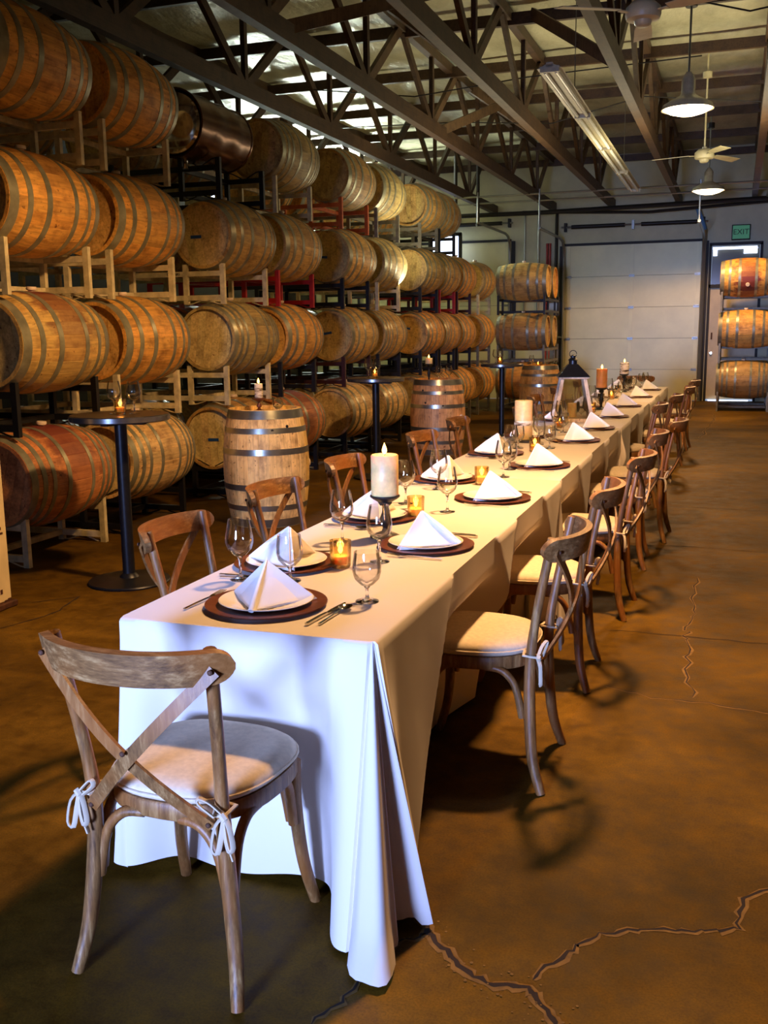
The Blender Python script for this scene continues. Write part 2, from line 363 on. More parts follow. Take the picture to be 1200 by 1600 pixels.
pipe('pipe', [(-8, 18.9, 3.92), (-3, 18.9, 3.9), (3, 18.9, 3.98)], .045, 'pipe_dark', 'dark pipe running crosswise in front of the far wall')
pipe('pipe', [(-3.6, 19.4, 3.98), (-1, 19.4, 3.86), (1.4, 19.4, 3.96)], .03, 'pipe_dark', 'dark sagging pipe just before the far wall')
for i, y in enumerate((16.9, 17.9)):
    pipe('conduit', [(-8, y, 4.02), (2, y, 4.02)], .018, 'conduit', 'thin crosswise conduit near the far wall, %s' % ('nearer one' if i == 0 else 'farther one'))
for i, (x, y, a, b) in enumerate([(-4.55, 17.5, 3.6, 4.98), (-4.1, 17.5, 3.55, 4.98)]):
    pipe('hanger', [(x, y, a), (x, y, b)], .035, 'pipe_dark', 'short dark hanger pipe below the trusses, %s of the pair' % ('left' if i == 0 else 'right'))
# ------------------------------------------------------------------ roller doors
def roller_door(n, x0, x1, top, rows, label):
    d = thing('door_%d' % n, label, 'door', ((x0+x1)/2, YW, 0)); d['kind'] = 'structure'; wdt = x1-x0; hh = top/rows
    for r in range(rows):
        zc = hh*(r+.5)
        b = MB().box((0, .02, zc), (wdt, .05, hh-.006))
        b.obj('door_section', M['door_panel'], d, False)
    MB().box((0, .06, top/2), (wdt, .02, top)).obj('light_stop', M['trim_dark'], d, False)  # added dark plate, stops outside light leaking through the section gaps
    st = MB()
    for xx in (-wdt/2+.05, 0, wdt/2-.05): st.box((xx, -.012, top/2), (.07, .02, top-.02))
    st.obj('stile', M['door_panel'], d, False)
    for r in range(1, rows):
        for xx in (-wdt/2+.06, 0, wdt/2-.06):
            MB().box((xx, -.03, hh*r), (.11, .02, .05)).tube([(xx-.05, -.045, hh*r), (xx+.05, -.045, hh*r)], .012, 6).obj('hinge', M['conduit'], d, False)
    MB().box((0, -.02, top+.02), (wdt+.1, .06, .05)).obj('top_seal', M['trim_dark'], d, False)
    for sx in (-1, 1):
        X = sx*(wdt/2+.04)
        MB().tube([(X, -.09, 0), (X, -.09, top-.25), (X, -.14, top-.05), (X, -.3, top+.08), (X, -.6, top+.12), (X, -3.0, top+.12)], .028, 8).obj('track', M['conduit'], d)
        MB().tube([(X, -3.0, top+.12), (X, -3.0, ZB)], .016, 6).obj('track_hanger', M['conduit'], d)
        MB().box((X+sx*.06, -.03, top/2), (.08, .04, top)).obj('jamb', M['trim_dark'], d, False)
    MB().tube([(-wdt/2-.1, -.12, top+.38), (wdt/2+.1, -.12, top+.38)], .02, 8).obj('torsion_shaft', M['conduit'], d)
    for sx in (-.52, .52):
        MB().tube([(sx*wdt/2-wdt*.2, -.12, top+.38), (sx*wdt/2+wdt*.2, -.12, top+.38)], .042, 10).obj('torsion_spring', M['pipe_dark'], d)
    for xx in (-wdt/2-.02, 0, wdt/2+.02): MB().box((xx, -.07, top+.38), (.05, .14, .18)).obj('bearing_plate', M['trim_dark'] if xx else M['conduit'], d, False)
    return d
roller_door(1, D1[0], D1[1], D1[2]-.02, 5, 'pale sectional roller door at the far end of the table')
roller_door(2, D2[0], D2[1], D2[2]-.02, 5, 'pale sectional roller door at far left behind the barrels')
d3 = thing('door_3', 'cream personnel door with glazed transom behind the right barrel stack', 'door', (.73, YW, 0)); d3['kind'] = 'structure'
MB().box((-.49, -.03, 1.6), (.05, .1, 3.2)).box((.49, -.03, 1.6), (.05, .1, 3.2)).box((0, -.03, 3.2), (1.03, .1, .06)).box((0, -.03, 2.36), (1.0, .1, .07)).obj('frame', M['trim_dark'], d3, False)
MB().box((0, .03, 1.19), (.94, .05, 2.3)).obj('door_leaf', M['cream_paint'], d3, False)
MB().tube([(-.4, -.03, 1.0), (-.4, -.08, 1.0)], .025, 10).obj('door_knob', M['chrome'], d3); MB().box((-.4, -.01, 1.35), (.03, .03, .14)).obj('lock_plate', M['rust'], d3, False)
MB().box((0, .05, 2.78), (.92, .01, .78)).obj('pane', simple('dull transom glass', (95, 92, 75), .15), d3, False)
MB().box((-.02, .0, 3.12), (.86, .02, .05)).box((.28, 0, 3.06), (.26, .02, .12)).box((-.4, 0, 3.05), (.08, .02, .16)).obj('daylight_gap', M['glass_day'], d3, False)
MB().box((-.02, -.04, .015), (.8, .02, .02)).obj('threshold_gap', M['glass_day'], d3, False)
ex = thing('exit_sign', 'green EXIT sign above the personnel door', 'sign', (.81, YW-.06, 3.27))
MB().box((0, .02, .15), (.36, .09, .30), bev=.006).obj('case', M['trim_dark'], ex, False); MB().box((0, -.028, .15), (.32, .01, .26)).obj('face', M['exit'], ex, False)
def text(s, size, mat, parent, loc, rot, name='lettering'):
    c = bpy.data.curves.new(name, 'FONT'); c.body = s; c.size = size; c.extrude = .002; c.align_x = 'CENTER'; c.align_y = 'CENTER'
    t = bpy.data.objects.new(name, c); COL.objects.link(t); dg = bpy.context.evaluated_depsgraph_get(); dg.update()
    me = bpy.data.meshes.new_from_object(t.evaluated_get(dg)); bpy.data.objects.remove(t); me.materials.clear(); me.materials.append(M[mat])
    return place(name, me, parent, loc, rot)
text('EXIT', .15, 'trim_dark', ex, (0, -.036, .15), (PI/2, 0, 0))
# fixtures on the far wall
pipe('downpipe', [(-2.93, YW-.08, 0), (-2.93, YW-.08, 3.95)], .035, 'pipe_dark', 'dark vertical pipe left of the far roller door')
pipe('conduit', [(-3.32, YW-.05, 1.2), (-3.32, YW-.05, 4.0)], .03, 'conduit', 'vertical grey conduit on the white pier by the left roller door')
pipe('conduit', [(-3.62, YW-.05, 1.2), (-3.62, YW-.05, 4.0)], .02, 'conduit', 'thin vertical conduit at the left edge of the white pier')
for i, x in enumerate((-3.13, -3.07)): pipe('fire_pipe', [(x, YW-.06, .3), (x, YW-.06, 3.35)], .026, 'pipe_red', 'red vertical pipe on the white pier, %s of the pair' % ('left' if i == 0 else 'right'))
tag(MB().box((-2.98, YW-.09, 1.95), (.2, .12, .3), bev=.01).obj('electrical_box', M['conduit'], smooth=False), 'grey electrical box on the wall left of the far roller door', 'box')
pipe('conduit', [(-3.3, YW-.07, 1.35), (-2.75, YW-.07, 1.35)], .022, 'conduit', 'short level conduit left of the far roller door')
pipe('conduit', [(.13, YW-.1, 0), (.13, YW-.1, 3.5), (-.02, YW-.3, 3.9), (-.02, YW-.3, 4.05)], .03, 'conduit', 'vertical conduit between the far roller door and the cream door')
pipe('conduit', [(.11, YW-.13, 3.5), (-.05, YW-.33, 3.92)], .045, 'pipe_blue', 'pale blue slanted pipe cover above the far roller door corner')
# small dark framed window left of the far door
wn = thing('window_2', 'small bright black framed window seen past the upper barrels', 'window', (-5.25, 19.2, 3.0)); wn['kind'] = 'structure'
MB().box((-.34, 0, .27), (.07, .06, .62)).box((.34, 0, .27), (.07, .06, .62)).box((0, 0, -.02), (.74, .06, .07)).box((0, 0, .57), (.74, .06, .07)).obj('frame', M['trim_dark'], wn, False)
MB().box((0, .01, .27), (.62, .01, .52)).obj('pane', M['glass_day'], wn, False)
# steel post at the left edge of the picture
ps = thing('column', 'chipped cream painted column at the left edge of the picture', 'column', (-3.18, 2.15, 0)); ps['kind'] = 'structure'
MB().box((0, 0, 2.04), (.26, .2, 4.0), bev=.006).obj('shaft', M['post_paint'], ps, False)
MB().box((0, 0, .02), (.3, .26, .04), bev=.008).obj('base_plate', M['rust'], ps, False)
ch = MB()
for k in range(26):
    z = .03+.5*R.random()**2.2; ch.box((.131 if k % 2 else .1*R.uniform(-1, 1), R.uniform(-.09, .09) if k % 2 else -.101, z), (.003 if k % 2 else R.uniform(.01, .04), R.uniform(.01, .03) if k % 2 else .003, R.uniform(.01, .04)))
ch.obj('bare_patch', M['rust'], ps, False)
# floor cracks and joints
def crack(pts, w_, mat, amp=.02, sub=6):
    b = MB(); P = []
    for i in range(len(pts)-1):
        for k in range(sub):
            t = k/sub; P.append((pts[i][0]*(1-t)+pts[i+1][0]*t+R.uniform(-amp, amp), pts[i][1]*(1-t)+pts[i+1][1]*t+R.uniform(-amp, amp)))
    P.append(pts[-1]); vs = []
    for i, p in enumerate(P):
        q = P[min(i+1, len(P)-1)]; r = P[max(i-1, 0)]; d = Vector((q[0]-r[0], q[1]-r[1], 0)).normalized(); n = Vector((-d.y, d.x, 0)); ww = w_*R.uniform(.45, 1.3)*(.3 if i in (0, len(P)-1) else 1)
        vs += [Vector((p[0], p[1], .0016))+n*ww/2, Vector((p[0], p[1], .0016))-n*ww/2]
    b.add(vs, [(2*i, 2*i+1, 2*i+3, 2*i+2) for i in range(len(P)-1)]); return b
M['crack'] = simple('crack dirt', (36, 23, 8), .95, 0, 30, .4); M['crack_pale'] = simple('chipped pale concrete', (118, 88, 34), .9, 0, 30, .3)  # dark dirt in cracks and joints, paler chipped concrete beside them
CR = [([(.05, .12), (.15, -.03), (.25, -.12), (.34, -.18), (.44, -.16), (.5, -.24), (.62, -.36)], .016, .008),
      ([(.44, -.14), (.5, -.0), (.57, .1), (.68, .16), (.82, .2), (.91, .24), (.93, .41), (1.2, .6)], .011, .01),
      ([(.15, -.03), (.08, -.1), (.05, -.3), (.0, -.45)], .008, .01),
      ([(.67, 4.11), (.66, 3.6), (.70, 3.22), (.66, 2.9), (.67, 2.73), (.7, 2.3), (.73, 1.92)], .014, .02),
      ([(.35, 1.95), (.57, 1.87), (.8, 1.87), (1.05, 1.83), (1.8, 1.75)], .010, .01),
      ([(.55, 16.6), (.52, 15), (.45, 13.3), (.42, 12.3)], .03, .03)]
for i, (p, w1, am) in enumerate(CR):
    if i > 2: w1 *= .6
    st_ = R.getstate(); po = crack(p, w1*2.2, M['crack'], am*1.3).obj('crack_edge', M['crack_pale'], smooth=False); po.location = (.002, -.003, -.0007)
    struct(po, 'pale worn edge along the %s floor crack from the camera' % ORD[i], 'crack'); po['group'] = 'crack edges'; R.setstate(st_)
    o = crack(p, w1*.85, M['crack'], am).obj('floor_crack', M['crack'], smooth=False); struct(o, 'dark meandering crack in the concrete floor, %s from the camera' % ORD[i], 'crack'); o['group'] = 'floor cracks'
ch = MB()
for i in range(60):
    a = CR[0][0][R.randrange(1, 6)]; a = (a[0]+R.gauss(0, .035), a[1]+R.gauss(0, .03)); r = R.uniform(.0015, .005)
    ch.disc(r, .0018, 6, a)
o = ch.obj('concrete_chips', M['crack_pale'], smooth=False); tag(o, 'pale chipped concrete along the near floor crack', 'chips', kind='stuff')
for i, y in enumerate((2.78, 4.95, 6.6, 8.85, 12.3)):
    o = crack([(.25, y), (.6, y+.02), (1.3, y-.02), (2.6, y), (4.5, y)], .007, M['crack'], .012, 8).obj('floor_joint', M['crack'], smooth=False)
    struct(o, 'straight joint across the floor right of the table, %s from the camera' % ORD[i], 'joint'); o['group'] = 'floor joints'
o = crack([(-3.0, 2.35), (-2.8, 2.55), (-2.72, 2.2), (-2.82, 1.8), (-2.6, 1.4)], .01, M['crack'], .01).obj('floor_crack', M['crack'], smooth=False); struct(o, 'crack around the patched concrete at the cream column', 'crack')
o = crack([(-2.4, 3.2), (-1.6, 2.9), (-1.2, 2.85)], .008, M['crack_pale'], .01).obj('floor_crack', M['crack_pale'], smooth=False); struct(o, 'thin pale crack by the round table base', 'crack')
# ------------------------------------------------------------------ barrels
BL, RH, RB, NS = .94, .292, .35, 24
def brad(t): return RH+(RB-RH)*(1-(2*t-1)**2)**1.0
def stave_data():
    b = MB(); n = 10; da = 2*PI/NS; vs = []
    for i in range(n+1):
        t = i/n; r = brad(t)
        for a, rr in ((-.5, r-.0014), (-.465, r), (0, r+.0006), (.465, r), (.5, r-.0014), (.5, r-.024), (-.5, r-.024)):
            vs.append((rr*math.cos(a*da), rr*math.sin(a*da), t*BL))
    fs = [(i*7+k, i*7+(k+1) % 7, (i+1)*7+(k+1) % 7, (i+1)*7+k) for i in range(n) for k in range(7)]
    fs += [tuple(range(7))[::-1], tuple(n*7+k for k in range(7))]
    b.add(vs, fs); return b.data('stave', M['oak'], True, 20)
STAVE = stave_data()
def body_data():
    b = MB(); n = 10; da = 2*PI/NS; vs = []; m = NS*4
    for i in range(n+1):
        t = i/n; r = brad(t)
        for s_ in range(NS):
            for a, rr in ((0, r-.0025), (.05, r), (.5, r), (.95, r)): an = (s_+a)*da; vs.append((rr*math.cos(an), rr*math.sin(an), t*BL))
    fs = [(i*m+k, i*m+(k+1) % m, (i+1)*m+(k+1) % m, (i+1)*m+k) for i in range(n) for k in range(m)]
    b.add(vs, fs); b.lathe([(RH, 0), (RH-.022, 0), (RH-.022, .04)], 32); b.lathe([(RH-.022, BL-.04), (RH-.022, BL), (RH, BL)], 32)
    return b.data('staves', M['oak'], True, 20)
BODY = body_data()
def hoop_data(t0, t1):
    z0, z1 = t0*BL, t1*BL; b = MB(); th = .003
    zs = [z0+(z1-z0)*k/2 for k in range(3)]
    prof = [(brad(zs[0]/BL)-.002, zs[0])]+[(brad(z/BL)+th, z) for z in zs]+[(brad(zs[2]/BL)-.002, zs[2])]
    b.lathe(prof, 40); return b
HT = [(.004, .075), (.15, .195), (.325, .375), (.625, .675), (.805, .85), (.925, .996)]
HT8 = [(.004, .06), (.1, .14), (.19, .225), (.34, .38), (.62, .66), (.775, .81), (.86, .9), (.94, .996)]
HOOPS = {'old': [hoop_data(a, b).data('hoop', M['hoop']) for a, b in HT], 'old8': [hoop_data(a, b).data('hoop', M['hoop']) for a, b in HT8],
         'new': [hoop_data(a, b).data('hoop', M['hoop_new']) for a, b in HT]}
def head_data(bot=True):
    b = MB(); r = RH-.02; z = .035 if bot else BL-.035; n = 7; wd = 2*r/n
    for k in range(n):
        x0 = -r+k*wd+.001; x1 = x0+wd-.002; pts = []
        q = 5
        for j in range(q+1): x = x0+(x1-x0)*j/q; pts.append((x, -math.sqrt(max(0, r*r-x*x))))
        for j in range(q, -1, -1): x = x0+(x1-x0)*j/q; pts.append((x, math.sqrt(max(0, r*r-x*x))))
        zz = z+((k*37) % 5-2)*.0004; m = len(pts); s = 1 if bot else -1
        vs = [(p[0], p[1], zz) for p in pts]+[(p[0], p[1], zz+s*.02) for p in pts]
        yield_ = [tuple(range(m))[::-1] if bot else tuple(range(m))]+[(i, (i+1) % m, m+(i+1) % m, m+i) for i in range(m)]
        bb = MB().add(vs, yield_); b.add(vs, yield_)
        PL.setdefault(bot, []).append(bb.data('head_board', M['oak'], False))
    return b.data('head', M['oak'], False)
PL = {}
HEAD = {True: head_data(True), False: head_data(False)}
BUNG = MB().lathe([(0, .034), (.032, .034), (.036, .026), (.034, .012), (.022, .008), (.02, -.012)], 16).data('bung', M['bung'])
TONES = {'tan': (.62, .41, .125), 'orange': (.74, .39, .085), 'pale': (.78, .54, .22), 'red': (.62, .25, .08), 'grey': (.46, .35, .13), 'brown': (.48, .29, .085)}
def barrel(label, loc, rot, tone='orange', detail=True, stain=0.0, spin=0.0, hoops='old', group=None, bung=True, tape=None, roll=0):
    if roll: rot = (Euler(rot).to_matrix() @ Matrix.Rotation(roll, 3, 'Z')).to_euler()
    t = thing('wine_barrel', label, 'barrel', loc, rot, group); base = TONES[tone]
    def colr(k, a=0):
        v = R.uniform(1-k, 1+k); h = R.uniform(-.06, .06); return (base[0]*v*(1+h), base[1]*v, base[2]*v*(1-h), 1-a)
    hk = {'red': .1, 'orange': .25}.get(tone, .75 if detail and loc[1] < 8 else .35)
    def hcol():
        c = colr(.07); return tuple(c[i]*(1-hk)+(.80, .66, .30)[i]*hk*R.uniform(.93, 1.05) for i in range(3))+(1,)
    if detail:
        for i in range(NS):
            an = 2*PI*i/NS+spin; d = abs((an+PI/2+PI) % (2*PI)-PI)     # distance in angle from the bung side (-Y)
            o = place('stave', STAVE, t, None, (0, 0, an)); o.color = colr(.11, min(1, stain*1.25*max(0, 1-d/2.3)))
        for bot in (True, False):
            hd = bpy.data.objects.new('head', None); COL.objects.link(hd); hd.parent = t; hd.rotation_euler = (0, 0, R.uniform(-.2, .2)+(PI/2 if spin > 5 else 0))
            for me in PL[bot]: o = place('head_board', me, hd); o.color = hcol()
    else:
        o = place('staves', BODY, t, None, (0, 0, spin)); o.color = colr(.12, stain); o['kind'] = 'stuff'
        for bot in (True, False): o = place('head', HEAD[bot], t, None, (0, 0, R.uniform(-.3, .3))); o.color = hcol()
    for me in HOOPS[hoops]: place('hoop', me, t, None, (0, 0, R.uniform(0, 6)))
    if bung: place('bung', BUNG, t, (0, -RB+.004, BL/2), (PI/2, 0, 0))
    if tape:
        m, tx = tape; o = MB().box((0, 0, 0), (.11, .028, .002)).obj('tape', M[m], t, False); o.location = (R.uniform(-.1, .05), -.03+R.uniform(-.05, .05), .032); o.rotation_euler = (PI, 0, R.uniform(-.15, .15))
        if tx: text(tx, .026, 'ink', t, (o.location.x, o.location.y, .0305), (PI, 0, o.rotation_euler.z))
    return t
# ------------------------------------------------------------------ racks : frame posts, rails, cross bars, saddle rods
RX = [0, -.38, -1.12, -1.5]; RD = .87
RK = {}
def rack_parts():
    for y in (0, RD):
        for x in RX: RK.setdefault('post', []).append(MB().box((x, y, .14), (.045, .035, .36)))
        for z in (.02, .235): RK.setdefault('rail', []).append(MB().box((-.75, y, z), (1.5, .034, .045)))
        for xa, xb in ((0, -.38), (-1.12, -1.5)):
            xm = (xa+xb)/2
            for sx, x in ((1, xa), (-1, xb)):
                RK.setdefault('saddle_rod', []).append(MB().tube([(x-sx*.015, y, .30), (x-sx*.03, y, .318), (x-sx*.06, y, .312), (xm+sx*.03, y, .262)], .006, 6))
                RK.setdefault('hook_rod', []).append(MB().tube([(x-sx*.015, y, -.02), (x-sx*.03, y, -.037), (x-sx*.06, y, -.034), (xm+sx*.04, y, -.005)], .006, 6))
    for x in RX[1:3]:
        for z in (.02, .235): RK.setdefault('cross_bar', []).append(MB().box((x, RD/2, z), (.04, RD-.03, .04)))
rack_parts(); RKD = {}
def rack(label, loc, rot, mat, group='steel barrel racks'):
    t = thing('barrel_rack', label, 'rack', loc, rot, group)
    if mat not in RKD: RKD[mat] = [(n, b.data(n, M['rack_'+mat], n.endswith('rod'))) for n, l in RK.items() for b in l]
    for n, me in RKD[mat]: place(n, me, t)
    return t
YS = [3.04, 4.19, 5.94, 7.1, 8.88, 10.1, 11.98, 12.98, 14.03, 15.5]
AX = -3.77; PIT = .92
CN = ['racked column nearest the camera'] + ['%s racked column from the camera' % ORD[i] for i in range(1, 10)]
LN = ['bottom row', 'second row up', 'third row up', 'top row']
RC = [['white', 'black', 'white', 'white'], ['black', 'white', 'white', 'white'], ['black', 'white', 'white', 'black'], ['black', 'black', 'red', 'white'], ['black', 'maroon', 'black', 'orange'],
      ['black', 'black', 'white', 'grey'], ['black', 'black', 'black', 'grey'], ['grey', 'black', 'red', 'black'], ['grey', 'black', 'maroon', 'black'], ['grey', 'grey', 'white', 'black']]
TN = [['red', 'tan', 'orange', 'orange'], ['pale', 'orange', 'orange', 'orange'], ['brown', 'grey', 'tan', None], ['red', 'orange', 'tan', 'grey'], ['pale', 'tan', 'tan', 'brown'],
      ['pale', 'tan', 'grey', 'grey'], ['brown', 'orange', 'tan', 'brown'], ['orange', 'orange', 'tan', 'brown'], ['orange', 'orange', 'orange', None], ['orange', 'orange', 'tan', None]]
DES = {'tan': 'weathered tan oak', 'orange': 'orange brown oak', 'pale': 'pale fresh oak', 'red': 'wine-reddened oak', 'grey': 'greyed old oak', 'brown': 'dark brown oak', None: ''}
for ci, y in enumerate(YS):
    for lv in range(4):
        if lv == 3 and ci >= 8: continue
        z = lv*PIT; dy = R.uniform(-.02, .02)
        rk_ = rack('%s steel rack under the %s, %s column from the camera' % ({'white': 'chipped cream', 'grey': 'grey'}.get(RC[ci][lv], RC[ci][lv]), LN[lv], ORD[ci]), (-3.6, y+.04, z+(.04 if lv == 0 else .0)), (0, 0, 0), RC[ci][lv])
        if (ci, lv) == (2, 2): text('CELLARS', .035, 'ink', rk_, (-.50, -.0185, .235), (PI/2, 0, 0))
        for back in (0, 1):
            tone = TN[ci][lv]
            if back: tone = R.choice(['tan', 'brown', 'grey', 'orange'])
            if tone is None: continue
            stain = {(0, 0): .85, (0, 1): .8, (3, 0): .8, (2, 1): 0, (0, 3): .3, (0, 2): .3}.get((ci, lv), .15 if R.random() < .4 else 0)
            tp = None
            if not back:
                if (ci, lv) in ((0, 0),): tp = ('tape', '#2')
                elif (ci, lv) in ((2, 2), (2, 0), (4, 1), (6, 1), (4, 2), (6, 2)): tp = ('tape', None)
            lab = '%s barrel, %s, %s column from the camera, %s' % (DES[tone], LN[lv], ORD[ci], 'wall side' if back else 'aisle side')
            # the nearest barrel of the bottom row has its bung to the top, most others too
            barrel(lab, (AX-(1.11 if back else 0), y+dy, z+.57), (-PI/2, R.uniform(-.12, .12), 0), tone, (not back) and ci < 7, stain, R.uniform(0, .2), 'old8' if (ci, lv) in ((2, 1), (1, 0), (0, 0), (3, 3), (5, 1), (7, 0), (7, 1)) else 'old', 'barrels lying in the left racks', True, tp)
# steel drum on top of the third column
dr = thing('steel_drum', 'brown lacquered steel drum with shiny end lying in the top row of racks', 'drum', (-3.85, 5.66, 3.33), (-PI/2, 0, 0))
prof = [(.285, 0)]
for k in range(1, 12):
    zz = k*.085; prof.append((.285+(.008 if k in (4, 8) else 0), zz))
MB().lathe([(.275, .004), (.292, .0), (.292, .015), (.285, .02)]+prof[1:]+[(.285, .93), (.292, .935), (.292, .95), (.275, .946)], 40).obj('shell', M['drum'], dr)
MB().lathe([(.275, .02), (.25, -.03), (.2, -.055), (.1, -.08), (.0, -.088)], 40).obj('front_end', M['chrome'], dr); MB().lathe([(0, .92), (.277, .92)], 32).obj('rear_end', M['drum'], dr)
MB().tube([(.0, .27, .18), (.0, .34, .18)], .022, 10).tube([(.0, .34, .18), (0, .355, .18)], .03, 10).obj('valve', M['chrome'], dr)
# far left stack with crosswise barrels and right stack
def cross_stack(tag_, x0, y0, tones, rows, rackcols, depth, grp, sgn=1):
    for d in range(depth):
        for lv in range(rows):
            tn = tones[(lv+d) % len(tones)]
            ps_ = 'front one' if d == 0 else 'rear one'
            barrel('%s barrel, %s of the %s, %s' % (DES[tn], LN[lv], tag_, ps_), (x0, y0+.38+d*.74, lv*PIT+.57), (-PI/2, 0, -PI/2), tn, lv == 2 and d == 0 and 'right' in tag_, .9 if (lv == 2 and d == 0 and 'right' in tag_) else 0, 0, 'old8' if lv == 0 else 'old', grp, True, None, 1.95 if (lv == 2 and 'right' in tag_) else 0)
    for lv in range(rows):
        rack('%s steel rack under the %s of the %s' % (rackcols[lv], LN[lv], tag_), (x0+.04, y0+.13, lv*PIT+(.04 if lv == 0 else 0)), (0, 0, -PI/2), rackcols[lv])
cross_stack('far left stack', -3.46, 16.25, ['orange', 'brown', 'tan'], 3, ['grey', 'grey', 'black'], 2, 'barrels in the far left stack')
cross_stack('far right stack', .5, 17.0, ['brown', 'orange', 'orange'], 3, ['grey', 'grey', 'grey'], 2, 'barrels in the far right stack')
# orientation note: rack rotated so that its aisle end faces the camera
# upright barrels
b1 = barrel('pale upright barrel with bright hoops beside the near left chairs', (-2.756, 5.03, 0), (0, 0, 2.4), 'pale', True, 0, .1, 'new', 'upright barrels used as tables', True)
b2 = barrel('pinkish upright barrel between the two farther round tables', (-2.70, 9.85, 0), (0, 0, 1.2), 'pale', True, 0, .05, 'new', 'upright barrels used as tables', True)
b3 = barrel('amber upright barrel near the far left stack', (-2.28, 14.6, 0), (0, 0, 2.0), 'orange', True, 0, .0, 'new', 'upright barrels used as tables', True)
for o in b2.children:
    if o.name.startswith('stave'): c = o.color; o.color = (c[0]*.95, c[1]*.74, c[2]*.68, 1)
for o in b1.children:
    if o.name.startswith('stave'): c = o.color; o.color = (c[0]*1.25, c[1]*1.25, c[2]*1.12, 1)
# knots on the two upright barrels
for bb, lst in ((b1, [(-.95, .83), (-.55, .86)]), (b2, [(-1.9, .86), (-1.75, .7), (-1.1, .66), (-1.0, .83), (-.8, .45)])):
    for an, t in lst:
        a = an-bb.rotation_euler.z; r = brad(t)+.0015; MB().lathe([(0, .002), (.012, .001), (.014, -.003)], 8).obj('knot', M['ink'], bb, loc=(r*math.cos(a), r*math.sin(a), t*BL), rot=(0, PI/2, a) if False else Euler((0, PI/2, 0)).to_matrix().to_euler() if False else (0, PI/2, a))
# ------------------------------------------------------------------ round bistro tables
def bistro(loc, label):
    t = thing('bistro_table', label, 'table', loc, (0, 0, 0), 'tall round tables')
    MB().lathe([(0, 1.02), (.296, 1.02), (.3, 1.025), (.3, 1.055), (.296, 1.06), (0, 1.06)], 48).obj('table_top', M['table_black'], t)
    MB().lathe([(.3005, 1.024), (.3025, 1.026), (.3025, 1.054), (.3005, 1.056)], 48).obj('edge_band', M['steel_edge'], t)
    MB().lathe([(.038, .03), (.038, 1.02)], 20).obj('pole', M['black_metal'], t)
    MB().lathe([(0, 0), (.25, 0), (.255, .01), (.25, .018), (.06, .035), (.05, .05), (.038, .06)], 40).obj('base', M['black_metal'], t)
    MB().box((0, 0, 1.008), (.34, .05, .02)).box((0, 0, 1.008), (.05, .34, .02)).obj('spider_plate', M['black_metal'], t, False)
    return t
bistro((-2.72, 2.95, 0), 'tall round black table beside the nearest left barrels')
bistro((-2.72, 7.6, 0), 'tall round black table between the two nearer upright barrels')
bistro((-2.3, 11.75, 0), 'tall round black table farthest from the camera')
